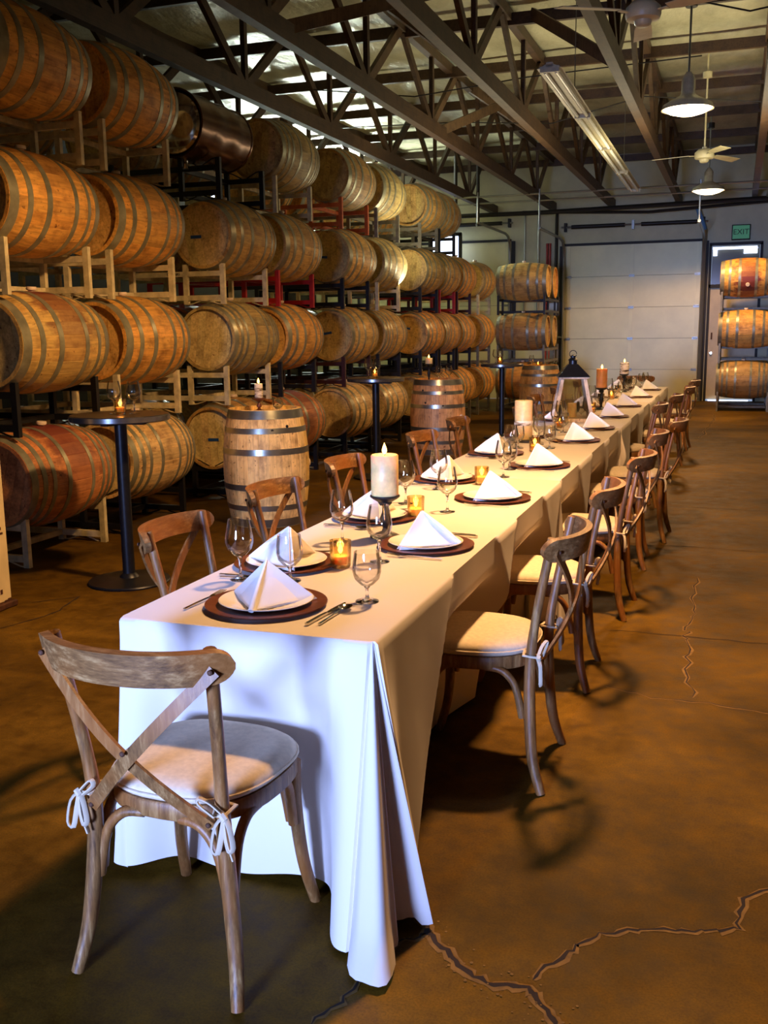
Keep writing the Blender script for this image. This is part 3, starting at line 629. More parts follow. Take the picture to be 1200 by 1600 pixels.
# ------------------------------------------------------------------ banquet tables and cloths
TZ = .76; SEG = 2.862; TW = .76
def sm(t): t = max(0, min(1, t)); return t*t*(3-2*t)
def interp(L, x):
    if x <= L[0][0]: return L[0][1]
    for (a, p), (b, q) in zip(L, L[1:]):
        if x <= b: return p+(q-p)*sm((x-a)/(b-a))
    return L[-1][1]
SEATS = [(-.395, .055, 0, -1)]+[(max(.02, .22-x), y, 1, 0) for y, x in ((1.06, .07), (2.06, .08), (3.20, .11), (4.38, .10), (5.28, .18), (6.88, -.06), (8.13, .01), (9.55, .07), (11.0, .08))]+[(.18, y, -1, 0) for y in (.81, 1.70, 2.63, 3.98, 5.08, 6.25, 7.8, 9.35, 10.8)]
def cloth(k):
    Y0 = SEG*k+.002; Y1 = SEG*(k+1)-.002; rr = R
    ph = [R.uniform(0, 6) for _ in range(6)]
    # corner profiles: outward reach of the hem as a function of angle offset through the corner (0..90)
    plain = [(0, .03), (20, .10), (45, .13), (70, .08), (90, .03)]
    near_r = [(0, .02), (30, .06), (60, .27), (90, .08)] if k else [(0, .19), (10, .26), (22, .285), (36, .17), (52, .085), (66, .10), (84, .16), (90, .13)]
    near_l = [(0, .03), (45, .05), (90, .03)] if k else [(0, .03), (45, .06), (90, .035)]
    P = []  # (x, y, nx, ny, hem, side)
    def side(x0, y0, x1, y1, nx, ny, n, amp, base, e0, e1, w1=.14):
        L = math.hypot(x1-x0, y1-y0)
        for i in range(n):
            t = i/n; s = t*L; wv = math.sin(s*8.2+ph[0])*.5+math.sin(s*15.1+ph[1])*.35+math.sin(s*4.1+ph[2])*.4
            h = base+amp*wv; h = h*sm(min(s, L-s)/.14+.0)+(e0*(1-sm(s/.14)) if s < .14 else 0)+(e1*(1-sm((L-s)/w1)) if L-s < w1 else 0)
            P.append((x0+(x1-x0)*t, y0+(y1-y0)*t, nx, ny, h))
    def corner(x, y, a0, prof, n=26):
        for i in range(n):
            t = i/n; a = math.radians(a0+90*t); P.append((x, y, math.cos(a), math.sin(a), interp(prof, 90*t)))
    e = .008
    side(-TW+e, Y0, -e, Y0, 0, -1, 120, .020, .012, near_l[-1][1], near_r[0][1], .24)
    corner(-e, Y0+e, -90, near_r)
    side(0, Y0+e, 0, Y1-e, 1, 0, 240, .017, .03, near_r[-1][1], .03)
    corner(-e, Y1-e, 0, plain, 16)
    side(-e, Y1, -TW+e, Y1, 0, 1, 60, .012, .02, .03, .03)
    corner(-TW+e, Y1-e, 90, plain, 16)
    side(-TW, Y1-e, -TW, Y0+e, -1, 0, 160, .015, .03, .03, near_l[0][1])
    corner(-TW+e, Y0+e, 180, near_l)
    m = len(P); rows = 26; vs = []; b = MB()
    gap_near = 0 if k == 0 else 1; 
    for j in range(rows+1):
        v = j/rows
        for i, (x, y, nx, ny, h) in enumerate(P):
            hm = h
            if (ny < -.5 and k > 0) : hm = min(h, .012) if abs(nx) < .3 else h
            if (ny > .5 and k < 3): hm = min(h, -.0)*0
            if v < .04: off = .008*math.sin(v/.04*PI/2); dz = .008*(1-math.cos(v/.04*PI/2))
            else:
                q = (v-.04)/.96; off = .008+hm*q**(1.05 if hm > .12 else 1.3); 
                hemz = .012+.028*(.5+.5*math.sin(i*.09+ph[3]))*(0 if h > .13 else 1)
                dz = .008+q*(TZ-.008-hemz)
                if h > .2: # the long corner pools on the floor
                    if q > .9: off += (q-.9)*.35; 
            z = TZ+.004-dz
            ind = 0          # the seats pushed under the table press the cloth inwards
            for cx, cy, dx_, dy_ in SEATS:
                if dx_ and nx*dx_ > .7: lat = abs(y-cy); dep = .06+.0*dx_+abs(cx)
                elif dy_ and ny*dy_ > .7: lat = abs(x-cx); dep = cy
                else: continue
                ind = max(ind, dep*(1-sm((lat-.18)/((.16+.62*(TZ-z)/TZ) if dx_ else .2))))
            if ind > 0: off = off*(1-sm(ind/.05))+min(off, -ind*sm((.64-z)/.14))*sm(ind/.05)
            vs.append((x+nx*off, y+ny*off, z))
    fs = [(j*m+i, (j+1)*m+i, (j+1)*m+(i+1) % m, j*m+(i+1) % m) for j in range(rows) for i in range(m)]
    fs.append(tuple(range(m)))
    b.add(vs, fs)
    o = b.obj('tablecloth', M['cloth'], ang=50)
    tag(o, 'floor length white tablecloth over the %s table from the camera' % ORD[k], 'tablecloth', 'white tablecloths')
    return o
for k in range(4):
    t = thing('banquet_table', 'long folding table under a white cloth, %s from the camera' % ORD[k], 'table', (-TW/2, SEG*(k+.5), 0), group='tables hidden under the cloths')
    MB().box((0, 0, TZ-.03), (TW-.03, SEG-.06, .045), bev=.006).obj('table_top', M['fan'], t, False)
    for sy in (-1, 1):
        for sx in (-1, 1): MB().tube([(sx*.28, sy*1.1, 0), (sx*.28, sy*1.1, TZ-.055)], .014, 8).obj('leg', M['conduit'], t)
    cloth(k)
# ------------------------------------------------------------------ chairs
def bez(pts, n):
    P = [Vector(p) for p in pts]; out = []
    for i in range(len(P)-1):
        p0 = P[max(i-1, 0)]; p1 = P[i]; p2 = P[i+1]; p3 = P[min(i+2, len(P)-1)]
        for k in range(n):
            t = k/n; out.append(.5*((2*p1)+(p2-p0)*t+(2*p0-5*p1+4*p2-p3)*t*t+(3*p1-p0-3*p2+p3)*t**3))
    out.append(P[-1]); return out
def make_chair():
    t = thing('crossback_chair', 'x', 'chair', (0, 0, 0)); 
    for s in (-1, 1):
        pts = bez([(s*.222, -.235, 0), (s*.203, -.20, .12), (s*.184, -.185, .30), (s*.176, -.185, .46), (s*.184, -.205, .62), (s*.203, -.255, .878)], 6)
        n = len(pts); MB().tube(pts, [.0155+.0045*math.sin(PI*min(1, i/n*1.4)) for i in range(n)], 10).obj('rear_leg', M['chair'], t, ang=60)
        pts = bez([(s*.205, .245, 0), (s*.19, .205, .14), (s*.178, .19, .30), (s*.176, .19, .43)], 6)
        n = len(pts); MB().tube(pts, [.0155+.0055*i/n for i in range(n)], 10).obj('front_leg', M['chair'], t, ang=60)
    # seat ring: rounded trapezoid
    ring = []
    for i in range(40):
        a = 2*PI*i/40; cx = math.copysign(abs(math.cos(a))**.75, math.cos(a)); cy = math.copysign(abs(math.sin(a))**.75, math.sin(a))
        y = .035+.215*cy; wd = .20+.03*(cy*.5+.5); ring.append((wd*cx, y))
    sf = MB(); m = 40; vs = []
    for z, k in ((.413, 0.985), (.418, 1), (.452, 1), (.457, .985)):
        for x, y in ring: vs.append((x*k, .035+(y-.035)*k, z))
    fs = [(l*m+i, l*m+(i+1) % m, (l+1)*m+(i+1) % m, (l+1)*m+i) for l in range(3) for i in range(m)]+[tuple(range(m))[::-1], tuple(3*m+i for i in range(m))]
    sf.add(vs, fs).obj('seat', M['chair'], t, ang=50)
    cu = MB(); vs = []
    prof = [(.97, .458), (1.0, .464), (1.015, .474), (1.0, .486), (.93, .497), (.75, .503), (.45, .505), (.15, .505)]
    for k, z in prof:
        for x, y in ring: vs.append((x*k*.99, .035+(y-.035)*k*.99, z))
    fs = [(l*m+i, l*m+(i+1) % m, (l+1)*m+(i+1) % m, (l+1)*m+i) for l in range(len(prof)-1) for i in range(m)]+[tuple(range(m))[::-1], tuple((len(prof)-1)*m+i for i in range(m))]
    cush = cu.add(vs, fs).obj('cushion', M['linen'], t, ang=60)
    pp = [(x*1.012, .035+(y-.035)*1.012, .474) for x, y in ring]; pp.append(pp[0]); MB().tube(pp, .0035, 6).obj('piping', M['linen'], cush)
    for s in (-1, 1):
        b = MB(); o = Vector((s*.196, -.212, .47))
        b.tube([(s*.15, -.16, .478), (s*.2, -.165, .475), o, (s*.17, -.212, .468), (s*.15, -.16, .475)], .004, 6, 1.6)
        for q, L in ((-1, .075), (1, .065)):
            b.tube(bez([o, o+Vector((q*.018, -.012, -.02)), o+Vector((q*.028, -.016, -L)), o+Vector((q*.014, -.014, -L-.012)), o+Vector((q*.004, -.01, -.04)), o], 3), .0036, 6, 1.9)
        b.tube(bez([o, o+Vector((-s*.03, -.008, .03)), o+Vector((-s*.052, -.02, .045)), o+Vector((-s*.055, -.02, .03)), o+Vector((-s*.02, -.012, .0))], 3), .0034, 6, 1.9)
        b.tube(bez([o, o+Vector((.012, -.012, -.05)), o+Vector((.022, -.006, -.10))], 4), .0036, 6, 1.9)
        b.tube([o+Vector((-.006, -.004, .006)), o+Vector((.006, -.006, -.006))], .008, 6)
        b.obj('tie', M['ribbon'], cush)
    # top rail, bent round the back of the posts
    pts = []; wd = []; ups = []
    n = 36
    for i in range(n+1):
        u = math.sin((-1+2*i/n)*PI/2*.999); x = u*.247; y = -.335+.085*u*u*u*u*.35+.075*u*u; z = .842
        pts.append((x, y, z)); wd.append(.078*(1 if abs(u) < .85 else math.sqrt(max(.04, 1-((abs(u)-.85)/.15)**2)))); ups.append((u*.42, -1, -.18))
    MB().strip(pts, wd, .021, ups).obj('top_rail', M['chair_x'], t, ang=45)
    for s in (-1, 1):
        P = []; U = []
        for i in range(15):
            q = i/14; x = s*(.222-.385*q); z = .838-.40*q; y = -.272-.055*math.sin(PI*min(1, q*1.0))*(1)+.062*q - (.011 if s > 0 else -.002)*math.sin(PI*q)
            P.append((x, y, z)); U.append((0, -1, -.15))
        MB().strip(P, .031, .0085, U).obj('cross_slat', M['chair'], t, ang=40)
    for p in ((-.218, -.283, .836), (.218, -.283, .836), (.158, -.221, .446), (-.158, -.221, .446), (.012, -.322, .64)):
        MB().lathe([(0, .005), (.004, .0045), (.0065, .002), (.0065, -.001)], 10).obj('rivet', M['rust'], t, loc=p, rot=(PI/2, 0, 0))
    def arc(a, b, c, name='brace'):
        P = bez([a, ((a[0]*.8+b[0]*.2), (a[1]*.8+b[1]*.2), (a[2]*.35+c*.65)), (a[0]*.45+b[0]*.55, a[1]*.45+b[1]*.55, c-.008), b], 5)
        MB().tube(P, .0135, 8).obj(name, M['chair'], t, ang=60)
    rl = {-1: (-.2, -.178), 1: (.2, -.178)}; fl = {-1: (-.178, .185), 1: (.178, .185)}
    for s in (-1, 1):
        arc((s*.178, -.178, .24), (s*.05, -.165, .418), .418); arc((s*.165, .185, .26), (s*.06, .19, .418), .418)
        arc((s*.182, -.16, .25), (s*.188, -.03, .418), .418); arc((s*.18, .17, .26), (s*.19, .06, .418), .418)
    return t
chair0 = make_chair()
for o in [chair0]+list(chair0.children): KIDS[o.name] = list(o.children)
used = [False]
def put_chair(x, y, rz, label, group):
    if not used[0]:
        used[0] = True; chair0.location = (x, y, 0); chair0.rotation_euler = (0, 0, rz); chair0['label'] = label; chair0['group'] = group; return
    copy_tree(chair0, (x, y, 0), (0, 0, rz), label, group)
put_chair(-.398, -.22, -.015, 'oak crossback chair at the near head of the table', 'chairs at the table ends')
RCH = [(1.06, .05, .0), (2.06, .06, .02), (3.20, .11, -.03), (4.38, .10, .03), (5.28, .18, -.02), (6.88, -.06, .0), (8.13, .01, .0), (9.55, .07, .04), (11.0, .08, -.05)]
for i, (y, x, a) in enumerate(RCH):
    put_chair(x, y, PI/2+a, 'crossback chair on the right side of the table, %s' % ('nearest the camera' if i == 0 else ORD[i]+' from the camera'), 'chairs along the right side')
LCH = [(.81, -.79, .05), (1.70, -.83, -.03), (2.63, -.85, .02), (3.98, -.84, -.04), (5.08, -.88, .03), (6.25, -.62, .0), (7.8, -.8, .0), (9.35, -.84, .02), (10.8, -.8, 0)]
for i, (y, x, a) in enumerate(LCH):
    put_chair(x, y, -PI/2+a, 'crossback chair on the left side of the table, %s' % ('nearest the camera' if i == 0 else ORD[i]+' from the camera'), 'chairs along the left side')
put_chair(-.45, 11.75, PI+.05, 'crossback chair at the far end of the table', 'chairs at the table ends')
# ------------------------------------------------------------------ tableware
TT = TZ+.0045
def master(name, cat, parts):
    t = thing(name, 'x', cat); 
    for n, mb, mat, ang in parts: mb.obj(n, M[mat], t, ang=ang)
    KIDS[t.name] = list(t.children); t['m'] = 1; return t
used_m = set()
def put(mst, loc, rz, label, group, rot=None):
    if mst.name not in used_m:
        used_m.add(mst.name); mst.location = loc; mst.rotation_euler = rot or (0, 0, rz); mst['label'] = label; mst['group'] = group
        if 'm' in mst: del mst['m']
        return mst
    c = copy_tree(mst, loc, rot or (0, 0, rz), label, group)
    if 'm' in c: del c['m']
    return c
def one(name, cat, mb, mat, ang=35):
    o = mb.obj(name, M[mat], ang=ang); o['category'] = cat; KIDS[o.name] = []; return o
charger = one('charger_plate', 'plate', MB().lathe([(0, 0), (.12, 0), (.172, .007), (.178, .011), (.177, .0135), (.168, .0125), (.12, .006), (0, .006)], 48), 'charger')
plate = one('dinner_plate', 'plate', MB().lathe([(0, 0), (.08, 0), (.1, .004), (.134, .014), (.1375, .0165), (.136, .0178), (.128, .0155), (.098, .0075), (.085, .005), (0, .005)], 48), 'china')
def napkin_mb():
    b = MB(); A = Vector((0, .012, .122)); F = Vector((0, -.13, .008)); L = Vector((-.135, .06, .0)); Rr = Vector((.135, .06, .0)); th = .003
    def face(P, Q, T, n_, bulge):  # triangle apex P, base Q-T with outward bulge and thickness
        n = 8; nn = (Q-P).cross(T-P).normalized()*(-1 if n_ else 1); vs = []; idx = {}
        for side_ in (0, 1):
            for i in range(n+1):
                for j in range(i+1):
                    u = i/n; v = j/i if i else 0; p = P.lerp(Q.lerp(T, v), u)
                    bb = bulge*math.sin(PI*v)*u; idx[(side_, i, j)] = len(vs); vs.append(p+nn*(bb-side_*th))
        fs = []
        for side_ in (0, 1):
            for i in range(n):
                for j in range(i+1):
                    q = [idx[(side_, i, j)], idx[(side_, i+1, j)], idx[(side_, i+1, j+1)]]; fs.append(tuple(q if side_ else q[::-1]))
                    if j < i: q = [idx[(side_, i, j)], idx[(side_, i+1, j+1)], idx[(side_, i, j+1)]]; fs.append(tuple(q if side_ else q[::-1]))
        edge = [(i, 0) for i in range(n+1)]+[(n, j) for j in range(1, n+1)]+[(i, i) for i in range(n-1, 0, -1)]
        for k in range(len(edge)):
            a = edge[k]; c = edge[(k+1) % len(edge)]; fs.append((idx[(0,)+a], idx[(0,)+c], idx[(1,)+c], idx[(1,)+a]))
        b.add(vs, fs)
    face(A, F, L, True, -.012); face(A, F, Rr, False, -.012)
    face(A+Vector((.0, .006, -.003)), F+Vector((.004, .012, 0)), Rr+Vector((-.012, .012, 0)), False, .004)
    face(A+Vector((.0, .006, -.003)), F+Vector((-.004, .012, 0)), L+Vector((.012, .012, 0)), True, .004)
    b.tube([A+Vector((0, -.002, -.004)), F.lerp(A, .5)+Vector((0, -.004, 0)), F], [.003, .006, .009], 8)
    return b
napkin = one('napkin', 'napkin', napkin_mb(), 'napkin', 50)
def fork_mb():
    b = MB(); b.strip([(0, -.10, .004), (0, -.04, .0065), (0, .0, .0075), (0, .03, .007)], [.0095, .0075, .005, .005], .003, (0, 0, 1))
    b.strip([(0, .03, .007), (0, .045, .006), (0, .058, .0065)], [.006, .021, .024], .0018, (0, 0, 1))
    for k in range(4): x = (k-1.5)*.0064; b.strip([(x, .058, .0065), (x, .08, .0085), (x*.95, .104, .0115)], [.0036, .0032, .0016], .0018, (0, 0, 1))
    return b
fork = one('fork', 'fork', fork_mb(), 'chrome')
knife = one('knife', 'knife', MB().strip([(0, -.115, .005), (0, -.03, .006), (0, .0, .005)], [.011, .010, .008], .006, (0, 0, 1)).strip([(0, 0, .005), (.001, .04, .005), (.001, .09, .005), (-.003, .118, .005)], [.011, .018, .018, .004], .0018, (0, 0, 1)), 'chrome')
sp = MB().strip([(0, -.10, .004), (0, -.03, .0065), (0, .03, .008)], [.0095, .006, .005], .003, (0, 0, 1))
vs = []
for i in range(9):
    for j in range(12):
        r = i/8; a = 2*PI*j/12; vs.append((.019*r*math.cos(a), .062+.031*r*math.sin(a), .003+.007*r*r))
sp.add(vs, [(i*12+j, i*12+(j+1) % 12, (i+1)*12+(j+1) % 12, (i+1)*12+j) for i in range(8) for j in range(12)])
spoon = one('spoon', 'spoon', sp, 'chrome', 60)
def stem(h, r0): return MB().lathe([(0, .0), (r0, .0), (r0, .0025), (r0*.6, .004), (.008, .009), (.0045, .02), (.004, h*.55), (.0045, h*.85), (.009, h), (0, h+.002)], 20)
wine = master('wine_glass', 'glass', [('stem', stem(.075, .034), 'glass_solid', 60), ('bowl', MB().lathe([(.004, .076), (.02, .082), (.037, .1), (.0445, .122), (.0445, .14), (.039, .17), (.0335, .198), (.0325, .198), (.038, .17), (.0433, .14), (.0433, .123), (.036, .102), (.0, .085)], 28), 'glass', 60)])
water = master('water_goblet', 'glass', [('stem', stem(.045, .035), 'glass_solid', 60), ('bowl', MB().lathe([(.006, .046), (.02, .052), (.037, .07), (.0425, .092), (.0415, .115), (.037, .15), (.036, .15), (.0405, .115), (.0413, .092), (.036, .072), (0, .055)], 28), 'glass', 60)])
votive = master('votive_candle', 'candle', [('cup', MB().lathe([(0, 0), (.03, 0), (.034, .006), (.036, .05), (.037, .092), (.0355, .092), (.034, .05), (.031, .014), (0, .012)], 24), 'glass_amber', 50), ('wax', MB().lathe([(0, .014), (.03, .014), (.031, .04), (.028, .042), (0, .04)], 20), 'wax', 40), ('wick', MB().tube([(0, 0, .04), (.001, 0, .05)], .001, 5), 'wick', 40), ('flame', MB().lathe([(0, .046), (.006, .052), (.0085, .06), (.006, .072), (.002, .084), (0, .09)], 12), 'flame', 80)])
def setting(x, y, rz, who, n):
    c, s = math.cos(rz), math.sin(rz)
    def L(dx, dy, dz=0): return (x+c*dx-s*dy, y+s*dx+c*dy, TT+dz)
    j = lambda a: R.uniform(-a, a)
    put(charger, L(0, 0), rz+j(.1), 'dark walnut charger '+who, 'charger plates'); put(plate, L(.0, .0, .0065), rz, 'white dinner plate '+who, 'dinner plates')
    put(napkin, L(j(.004), -.0, .0125), rz+(j(.12) if who != 'at the near head of the table' else .14), 'pyramid folded white napkin '+who, 'folded napkins')
    put(fork, L(-.195, -.02), rz+j(.05)-.03, 'steel fork '+who, 'forks'); put(knife, L(.205, -.03), rz-.04+j(.04), 'steel knife '+who, 'knives')
    put(spoon, L(.232, -.03), rz-.06+j(.04), 'steel spoon '+who, 'spoons')
setting(-.415, .235, -.03, 'at the near head of the table', 0)
RS = [1.13, 2.20, 3.37, 4.72, 5.62, 6.7, 7.95, 9.35, 10.7]
LS = [.72, 1.60, 2.72, 3.87, 4.95, 6.27, 7.8, 9.3, 10.75]
for i, y in enumerate(RS): setting(-.205, y, PI/2, 'at the right side, %s place from the camera' % ORD[i], i)
for i, y in enumerate(LS): setting(-.575, y, -PI/2, 'at the left side, %s place from the camera' % ORD[i], i)
setting(-.4, 11.2, PI, 'at the far head of the table', 0)
# glasses near the camera placed one by one, further ones by seat
GL = [(wine, -.63, .49), (water, -.47, .52), (water, -.15, .36), (wine, -.285, .85), (wine, -.53, 1.12), (wine, -.32, 1.83), (wine, -.56, 1.98), (wine, -.53, 2.42), (wine, -.31, 2.90), (water, -.34, 3.2), (wine, -.45, 3.75), (water, -.30, 4.25), (wine, -.41, 4.46), (water, -.5, 4.2), (wine, -.46, 5.45), (water, -.38, 5.3), (wine, -.6, 5.4), (wine, -.5, 5.9)]
for i in range(5, 9):
    GL += [(wine, -.34, RS[i]-.38), (water, -.42, RS[i]-.2), (wine, -.55, LS[i]+.36), (water, -.47, LS[i]+.2)]
GL += [(wine, -.3, 10.95), (water, -.45, 10.9), (wine, -.28, 11.3)]
gn = {}
for g, x, y in GL:
    kind = 'stemmed wine glass' if g is wine else 'short stemmed water goblet'; gn[kind] = gn.get(kind, 0)+1; q = gn[kind]
    n_ = (ORD+['thirteenth', 'fourteenth', 'fifteenth', 'sixteenth', 'seventeenth', 'eighteenth', 'nineteenth', 'twentieth', 'twenty-first', 'twenty-second', 'twenty-third', 'twenty-fourth', 'twenty-fifth'])[q-1]
    put(g, (x, y, TT), R.uniform(0, 6), 'clear %s on the long table, %s of them from the camera' % (kind, n_), 'glasses on the long table')
VT = [(-.385, .74), (-.41, 1.66), (-.36, 2.62), (-.36, 4.05), (-.48, 5.7), (-.42, 7.2), (-.5, 8.5), (-.45, 9.0), (-.5, 10.1)]
for i, (x, y) in enumerate(VT):
    v = put(votive, (x, y, TT), 0, 'lit votive candle in an amber glass, %s on the table from the camera' % ORD[i], 'votive candles'); pt_light((x, y, TT+.066), .35, (1, .55, .2), None, .012, 'flame_light')
def pillar(loc, r, h, z0, label, holder, mat='wax', band=False):
    t = thing('pillar_candle', label, 'candle', (loc[0], loc[1], loc[2]+z0)); 
    MB().lathe([(0, 0), (r-.002, 0), (r, .003), (r, h-.004), (r-.004, h), (r-.014, h-.006), (0, h-.009)], 32).obj('wax', M[mat], t, ang=50)
    if band: MB().lathe([(r+.0005, h*.36), (r+.003, h*.38), (r+.003, h*.46), (r+.0005, h*.48)], 32).obj('bark_band', M['birch'], t)
    MB().tube([(0, 0, h-.01), (.002, 0, h+.006)], .0014, 5).obj('wick', M['wick'], t)
    if holder != 'unlit':
        MB().lathe([(0, h), (.007, h+.006), (.010, h+.015), (.007, h+.028), (.002, h+.04), (0, h+.045)], 12).obj('flame', M['flame'], t, ang=80)
        pt_light((0, 0, h+.03), 1.0, (1, .6, .25), t, .012)
    if z0 > .03:
        s = thing('candle_holder', 'dark holder under the '+label, 'candle holder', loc)
        prof = [(0, 0), (.055, 0), (.06, .006), (.045, .014), (.014, .026), (.010, .04), (.017, z0*.35), (.022, z0*.45), (.012, z0*.6), (.009, z0*.75), (.02, z0-.03), (.05, z0-.012), (.057, z0-.006), (.057, z0-.001), (0, z0-.001)]
        MB().lathe(prof, 28).obj('stem', M[holder if holder in M else 'black_metal'], s, ang=60)
        lf = MB()
        for k in range(10): a = k*.63; lf.lathe([(0, -.012), (.01, 0), (0, .012)], 6, (.018*math.cos(a), .018*math.sin(a), z0*.82))
        lf.obj('ornament', M['black_metal'], s)
    elif z0 > .001:
        s = thing('candle_tray', 'dark square tray under the '+label, 'tray', loc); MB().box((0, 0, z0/2), (.2, .2, z0-.001), bev=.003).obj('plate', M['table_black'], s, False)
    return t
pillar((-.40, 1.24, TT), .052, .155, .165, 'thick ivory pillar candle on an iron holder near the second seats', 'black_metal')
pillar((-.55, 4.62, TT), .062, .27, .018, 'tall ivory pillar candle with a bark band', 'unlit', 'wax', True)
pillar((-.38, 7.55, TT), .052, .18, .21, 'glowing amber pillar candle beyond the lantern', 'black_metal', 'wax_orange')
pillar((-.45, 10.3, TT), .055, .14, .22, 'pale pillar candle farthest down the table', 'black_metal', 'birch')
# lantern
ln = thing('lantern', 'weathered wooden lantern with tapering glass sides and dark metal roof', 'lantern', (-.47, 6.3, TT), (0, 0, .25))
hb, ht, zb, zt = .165, .1, .03, .36
MB().box((0, 0, .015), (2*hb+.02, 2*hb+.02, .03), bev=.004).obj('base', M['pale_wood'], ln, False); MB().box((0, 0, zt+.008), (2*ht+.05, 2*ht+.05, .016), bev=.003).obj('collar', M['pale_wood'], ln, False)
for sx, sy in ((1, 1), (1, -1), (-1, 1), (-1, -1)): MB().beam((sx*hb*.93, sy*hb*.93, zb), (sx*ht*.93, sy*ht*.93, zt), .028, .028).obj('corner_post', M['pale_wood'], ln, False)
for k in range(4):
    a = k*PI/2; rt_ = Matrix.Rotation(a, 3, 'Z')
    vs = [rt_ @ Vector(p) for p in ((-hb*.9, hb*.93, zb), (hb*.9, hb*.93, zb), (ht*.9, ht*.93, zt), (-ht*.9, ht*.93, zt), (-hb*.9, hb*.93-.003, zb), (hb*.9, hb*.93-.003, zb), (ht*.9, ht*.93-.003, zt), (-ht*.9, ht*.93-.003, zt))]
    MB().add(vs, [(0, 1, 2, 3), (7, 6, 5, 4), (0, 4, 5, 1), (1, 5, 6, 2), (2, 6, 7, 3), (3, 7, 4, 0)]).obj('pane', M['glass_pane'], ln, False)
vs = [(sx*.135, sy*.135, zt+.016) for sx, sy in ((-1, -1), (1, -1), (1, 1), (-1, 1))]+[(sx*.04, sy*.04, zt+.12) for sx, sy in ((-1, -1), (1, -1), (1, 1), (-1, 1))]
MB().add(vs, [(3, 2, 1, 0), (4, 5, 6, 7)]+[(i, (i+1) % 4, 4+(i+1) % 4, 4+i) for i in range(4)]).obj('roof', M['black_metal'], ln, False)
MB().lathe([(.035, zt+.12), (.035, zt+.15), (.045, zt+.155), (.02, zt+.175), (.02, zt+.19), (0, zt+.2)], 16).obj('finial', M['black_metal'], ln)
MB().tube([(.03*math.cos(a*.5), 0, zt+.205+.03*math.sin(a*.5)) for a in range(13)], .003, 6).obj('ring', M['black_metal'], ln)
lc = tag(MB().lathe([(0, 0), (.04, 0), (.04, .12), (.03, .118), (0, .115)], 24).obj('lantern_candle', M['wax'], loc=(-.47, 6.3, TT+.031)), 'unlit ivory candle inside the wooden lantern', 'candle')
# things on round tables and upright barrels
def small_group(x, y, z, who, glasses, vot=True):
    for i, (dx, dy) in enumerate(glasses): put(wine, (x+dx, y+dy, z), 0, 'wine glass %s, %s' % (who, ('left one', 'right one', 'rear one')[i]), 'glasses away from the long table')
    if vot: put(votive, (x, y, z), 0, 'lit amber votive candle '+who, 'votive candles'); pt_light((x, y, z+.066), .35, (1, .55, .2), None, .012)
small_group(-2.70, 2.93, 1.0615, 'on the nearest tall round table', [(-.06, .03), (.06, .06)])
small_group(-2.70, 7.52, 1.0615, 'on the second tall round table', [(-.07, .0), (.0, .06)])
small_group(-2.32, 11.7, 1.0615, 'on the farthest tall round table', [(-.07, .03), (-.02, .1)])
zt_ = BL-.033
def sill(z): return z
pillar((-2.78, 4.98, BL-.033), .033, .115, .115, 'birch bark candle on a wooden stick on the pale upright barrel', 'charger', 'birch')
put(wine, (-2.66, 5.06, BL-.033+.036), 0, 'wine glass lying tilted on the pale upright barrel', 'glasses away from the long table', rot=(1.25, 0, .5))
pillar((-2.80, 9.8, BL-.033), .045, .07, .22, 'short ivory candle on a black stick on the pinkish upright barrel', 'black_metal')
put(wine, (-2.64, 9.7, BL-.033), 0, 'wine glass on the pinkish upright barrel, left one', 'glasses away from the long table'); put(wine, (-2.54, 9.8, BL-.033), 0, 'wine glass on the pinkish upright barrel, right one', 'glasses away from the long table')
put(votive, (-2.3, 14.5, BL-.033), 0, 'lit amber votive candle on the amber upright barrel', 'votive candles'); pt_light((-2.3, 14.5, BL+.03), .35, (1, .55, .2), None, .012)
put(wine, (-2.42, 14.55, BL-.033), 0, 'wine glass on the amber upright barrel', 'glasses away from the long table')
# ------------------------------------------------------------------ pendant lamps, fans, strip light
def lamp(x, y, z, label, pw=1):
    t = thing('pendant_lamp', label, 'lamp', (x, y, z), group='industrial pendant lamps')
    MB().lathe([(.262, 0), (.268, .0), (.25, .05), (.16, .10), (.085, .14), (.07, .16), (.07, .3), (.05, .34), (.03, .36), (.03, .37), (.0, .37)], 36).lathe([(.06, .15), (.083, .132), (.158, .092), (.246, .046), (.262, .0)], 36).obj('shade', M['enamel'], t, ang=50)
    MB().lathe([(.0, -.062), (.1, -.054), (.19, -.028), (.25, .004)], 32).obj('lens', M['bulb'], t)
    MB().tube([(0, 0, .37), (0, 0, 5.12-z)], .012, 8).obj('stem', M['conduit'], t); MB().lathe([(.0, 0), (.06, .0), (.06, .08), (0, .08)], 16, (0, 0, 4.78-z)).obj('canopy', M['pipe_dark'], t)
    l = bpy.data.lights.new('lamp_light', 'SPOT'); l.shadow_soft_size = .14; l.energy = LAMP_POWER*pw; l.color = WARM; l.spot_size = math.radians(158); l.spot_blend = .22
    o = bpy.data.objects.new('lamp_light', l); COL.objects.link(o); o.parent = t; o.location = (0, 0, -.075)
for x, y, lb in ((.12, 2.3, 'pendant lamp over the near end of the table, above the picture'), (.23, 9.15, 'large glowing dish pendant lamp, nearer of the two in view'), (.26, 15.9, 'small glowing dish pendant lamp, farther of the two in view')): lamp(x, y, 3.78, lb, .32 if 5 < y < 12 else .56 if y > 12 else 1)
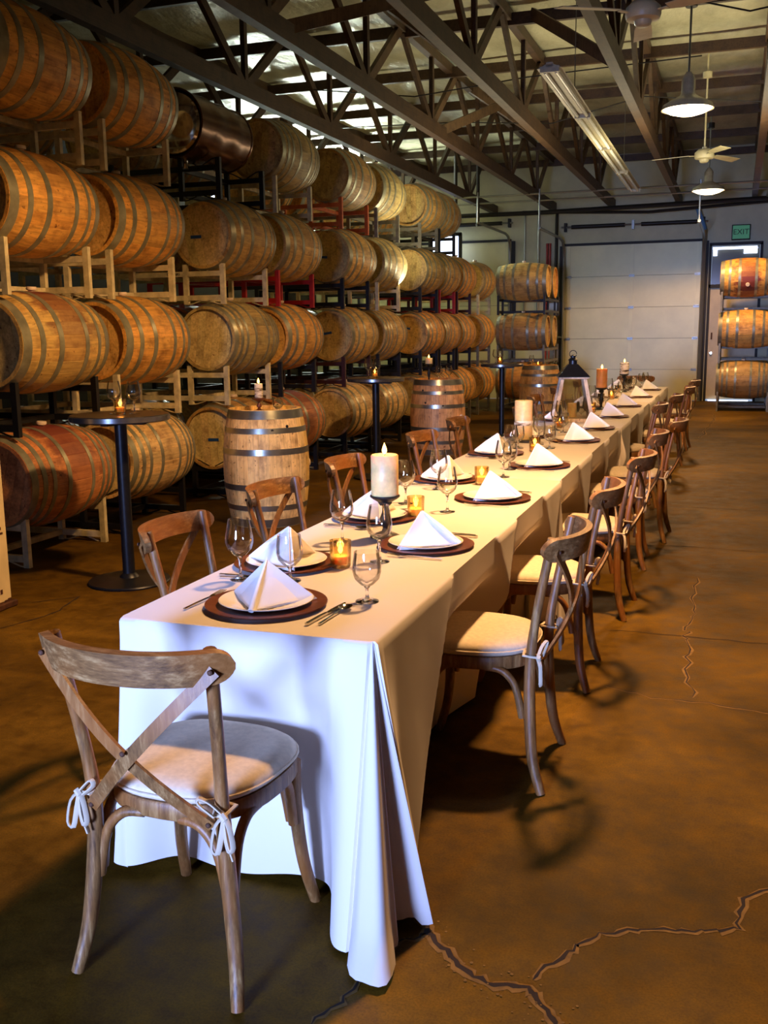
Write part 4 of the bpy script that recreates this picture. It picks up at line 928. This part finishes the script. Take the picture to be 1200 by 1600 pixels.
def fan(x, y, z, rz, label):
    t = thing('ceiling_fan', label, 'fan', (x, y, z), (0, 0, rz), 'ceiling fans')
    MB().lathe([(0, -.08), (.045, -.08), (.06, -.065), (.065, -.04), (.12, -.03), (.13, 0), (.125, .05), (.08, .09), (.03, .1), (.03, .12), (0, .12)], 28).obj('motor', M['fan'], t, ang=50)
    MB().tube([(0, 0, .12), (0, 0, 5.12-z)], .012, 8).obj('rod', M['fan'], t); MB().lathe([(0, 0), (.06, 0), (.06, .07), (0, .07)], 16, (0, 0, 4.8-z)).obj('canopy', M['fan'], t)
    for k in range(3):
        a = 2*PI*k/3; d = Vector((math.cos(a), math.sin(a), 0)); n = Vector((-d.y, d.x, 0)); 
        MB().strip([d*.11+Vector((0, 0, .01)), d*.2+Vector((0, 0, .015))], .04, .006, (0, 0, 1)).strip([d*.2+Vector((0, 0, .02)), d*.4+Vector((0, 0, .015)), d*.68+Vector((0, 0, .005))], [.09, .13, .145], .006, n*.18+Vector((0, 0, 1))).obj('blade', M['fan'], t, False)
fan(.07, 5.75, 3.80, 1.66, 'cream three bladed ceiling fan at the top edge of the picture')
fan(.3, 12.4, 3.80, -1.15, 'cream three bladed ceiling fan between the two pendant lamps')
fx = thing('strip_light', 'long unlit fluorescent strip light hanging lengthwise', 'lamp', (-.84, 7.0, 3.78), (0, 0, .006))
MB().box((0, 4.2, .05), (.06, 8.4, .05), bev=.006).obj('channel', M['enamel'], fx, False); MB().add([(-.11, 0, .02), (.11, 0, .02), (.11, 8.4, .02), (-.11, 8.4, .02), (-.03, 0, .055), (.03, 0, .055), (.03, 8.4, .055), (-.03, 8.4, .055)], [(0, 1, 5, 4), (2, 3, 7, 6), (0, 4, 7, 3), (1, 2, 6, 5)]).obj('reflector', M['enamel'], fx, False)
for k in range(4):
    for sx in (-.05, .05): MB().tube([(sx, k*2.1+.06, .005), (sx, k*2.1+2.04, .005)], .018, 10).obj('tube', M['tube'], fx)
for k in range(5): MB().box((0, .02+k*2.09, .015), (.17, .03, .05)).obj('lamp_holder', M['enamel'], fx, False)
for y in (1.5, 6.5): MB().tube([(0, y, .07), (0, y, 1.1)], .005, 5).obj('hanger', M['conduit'], fx)
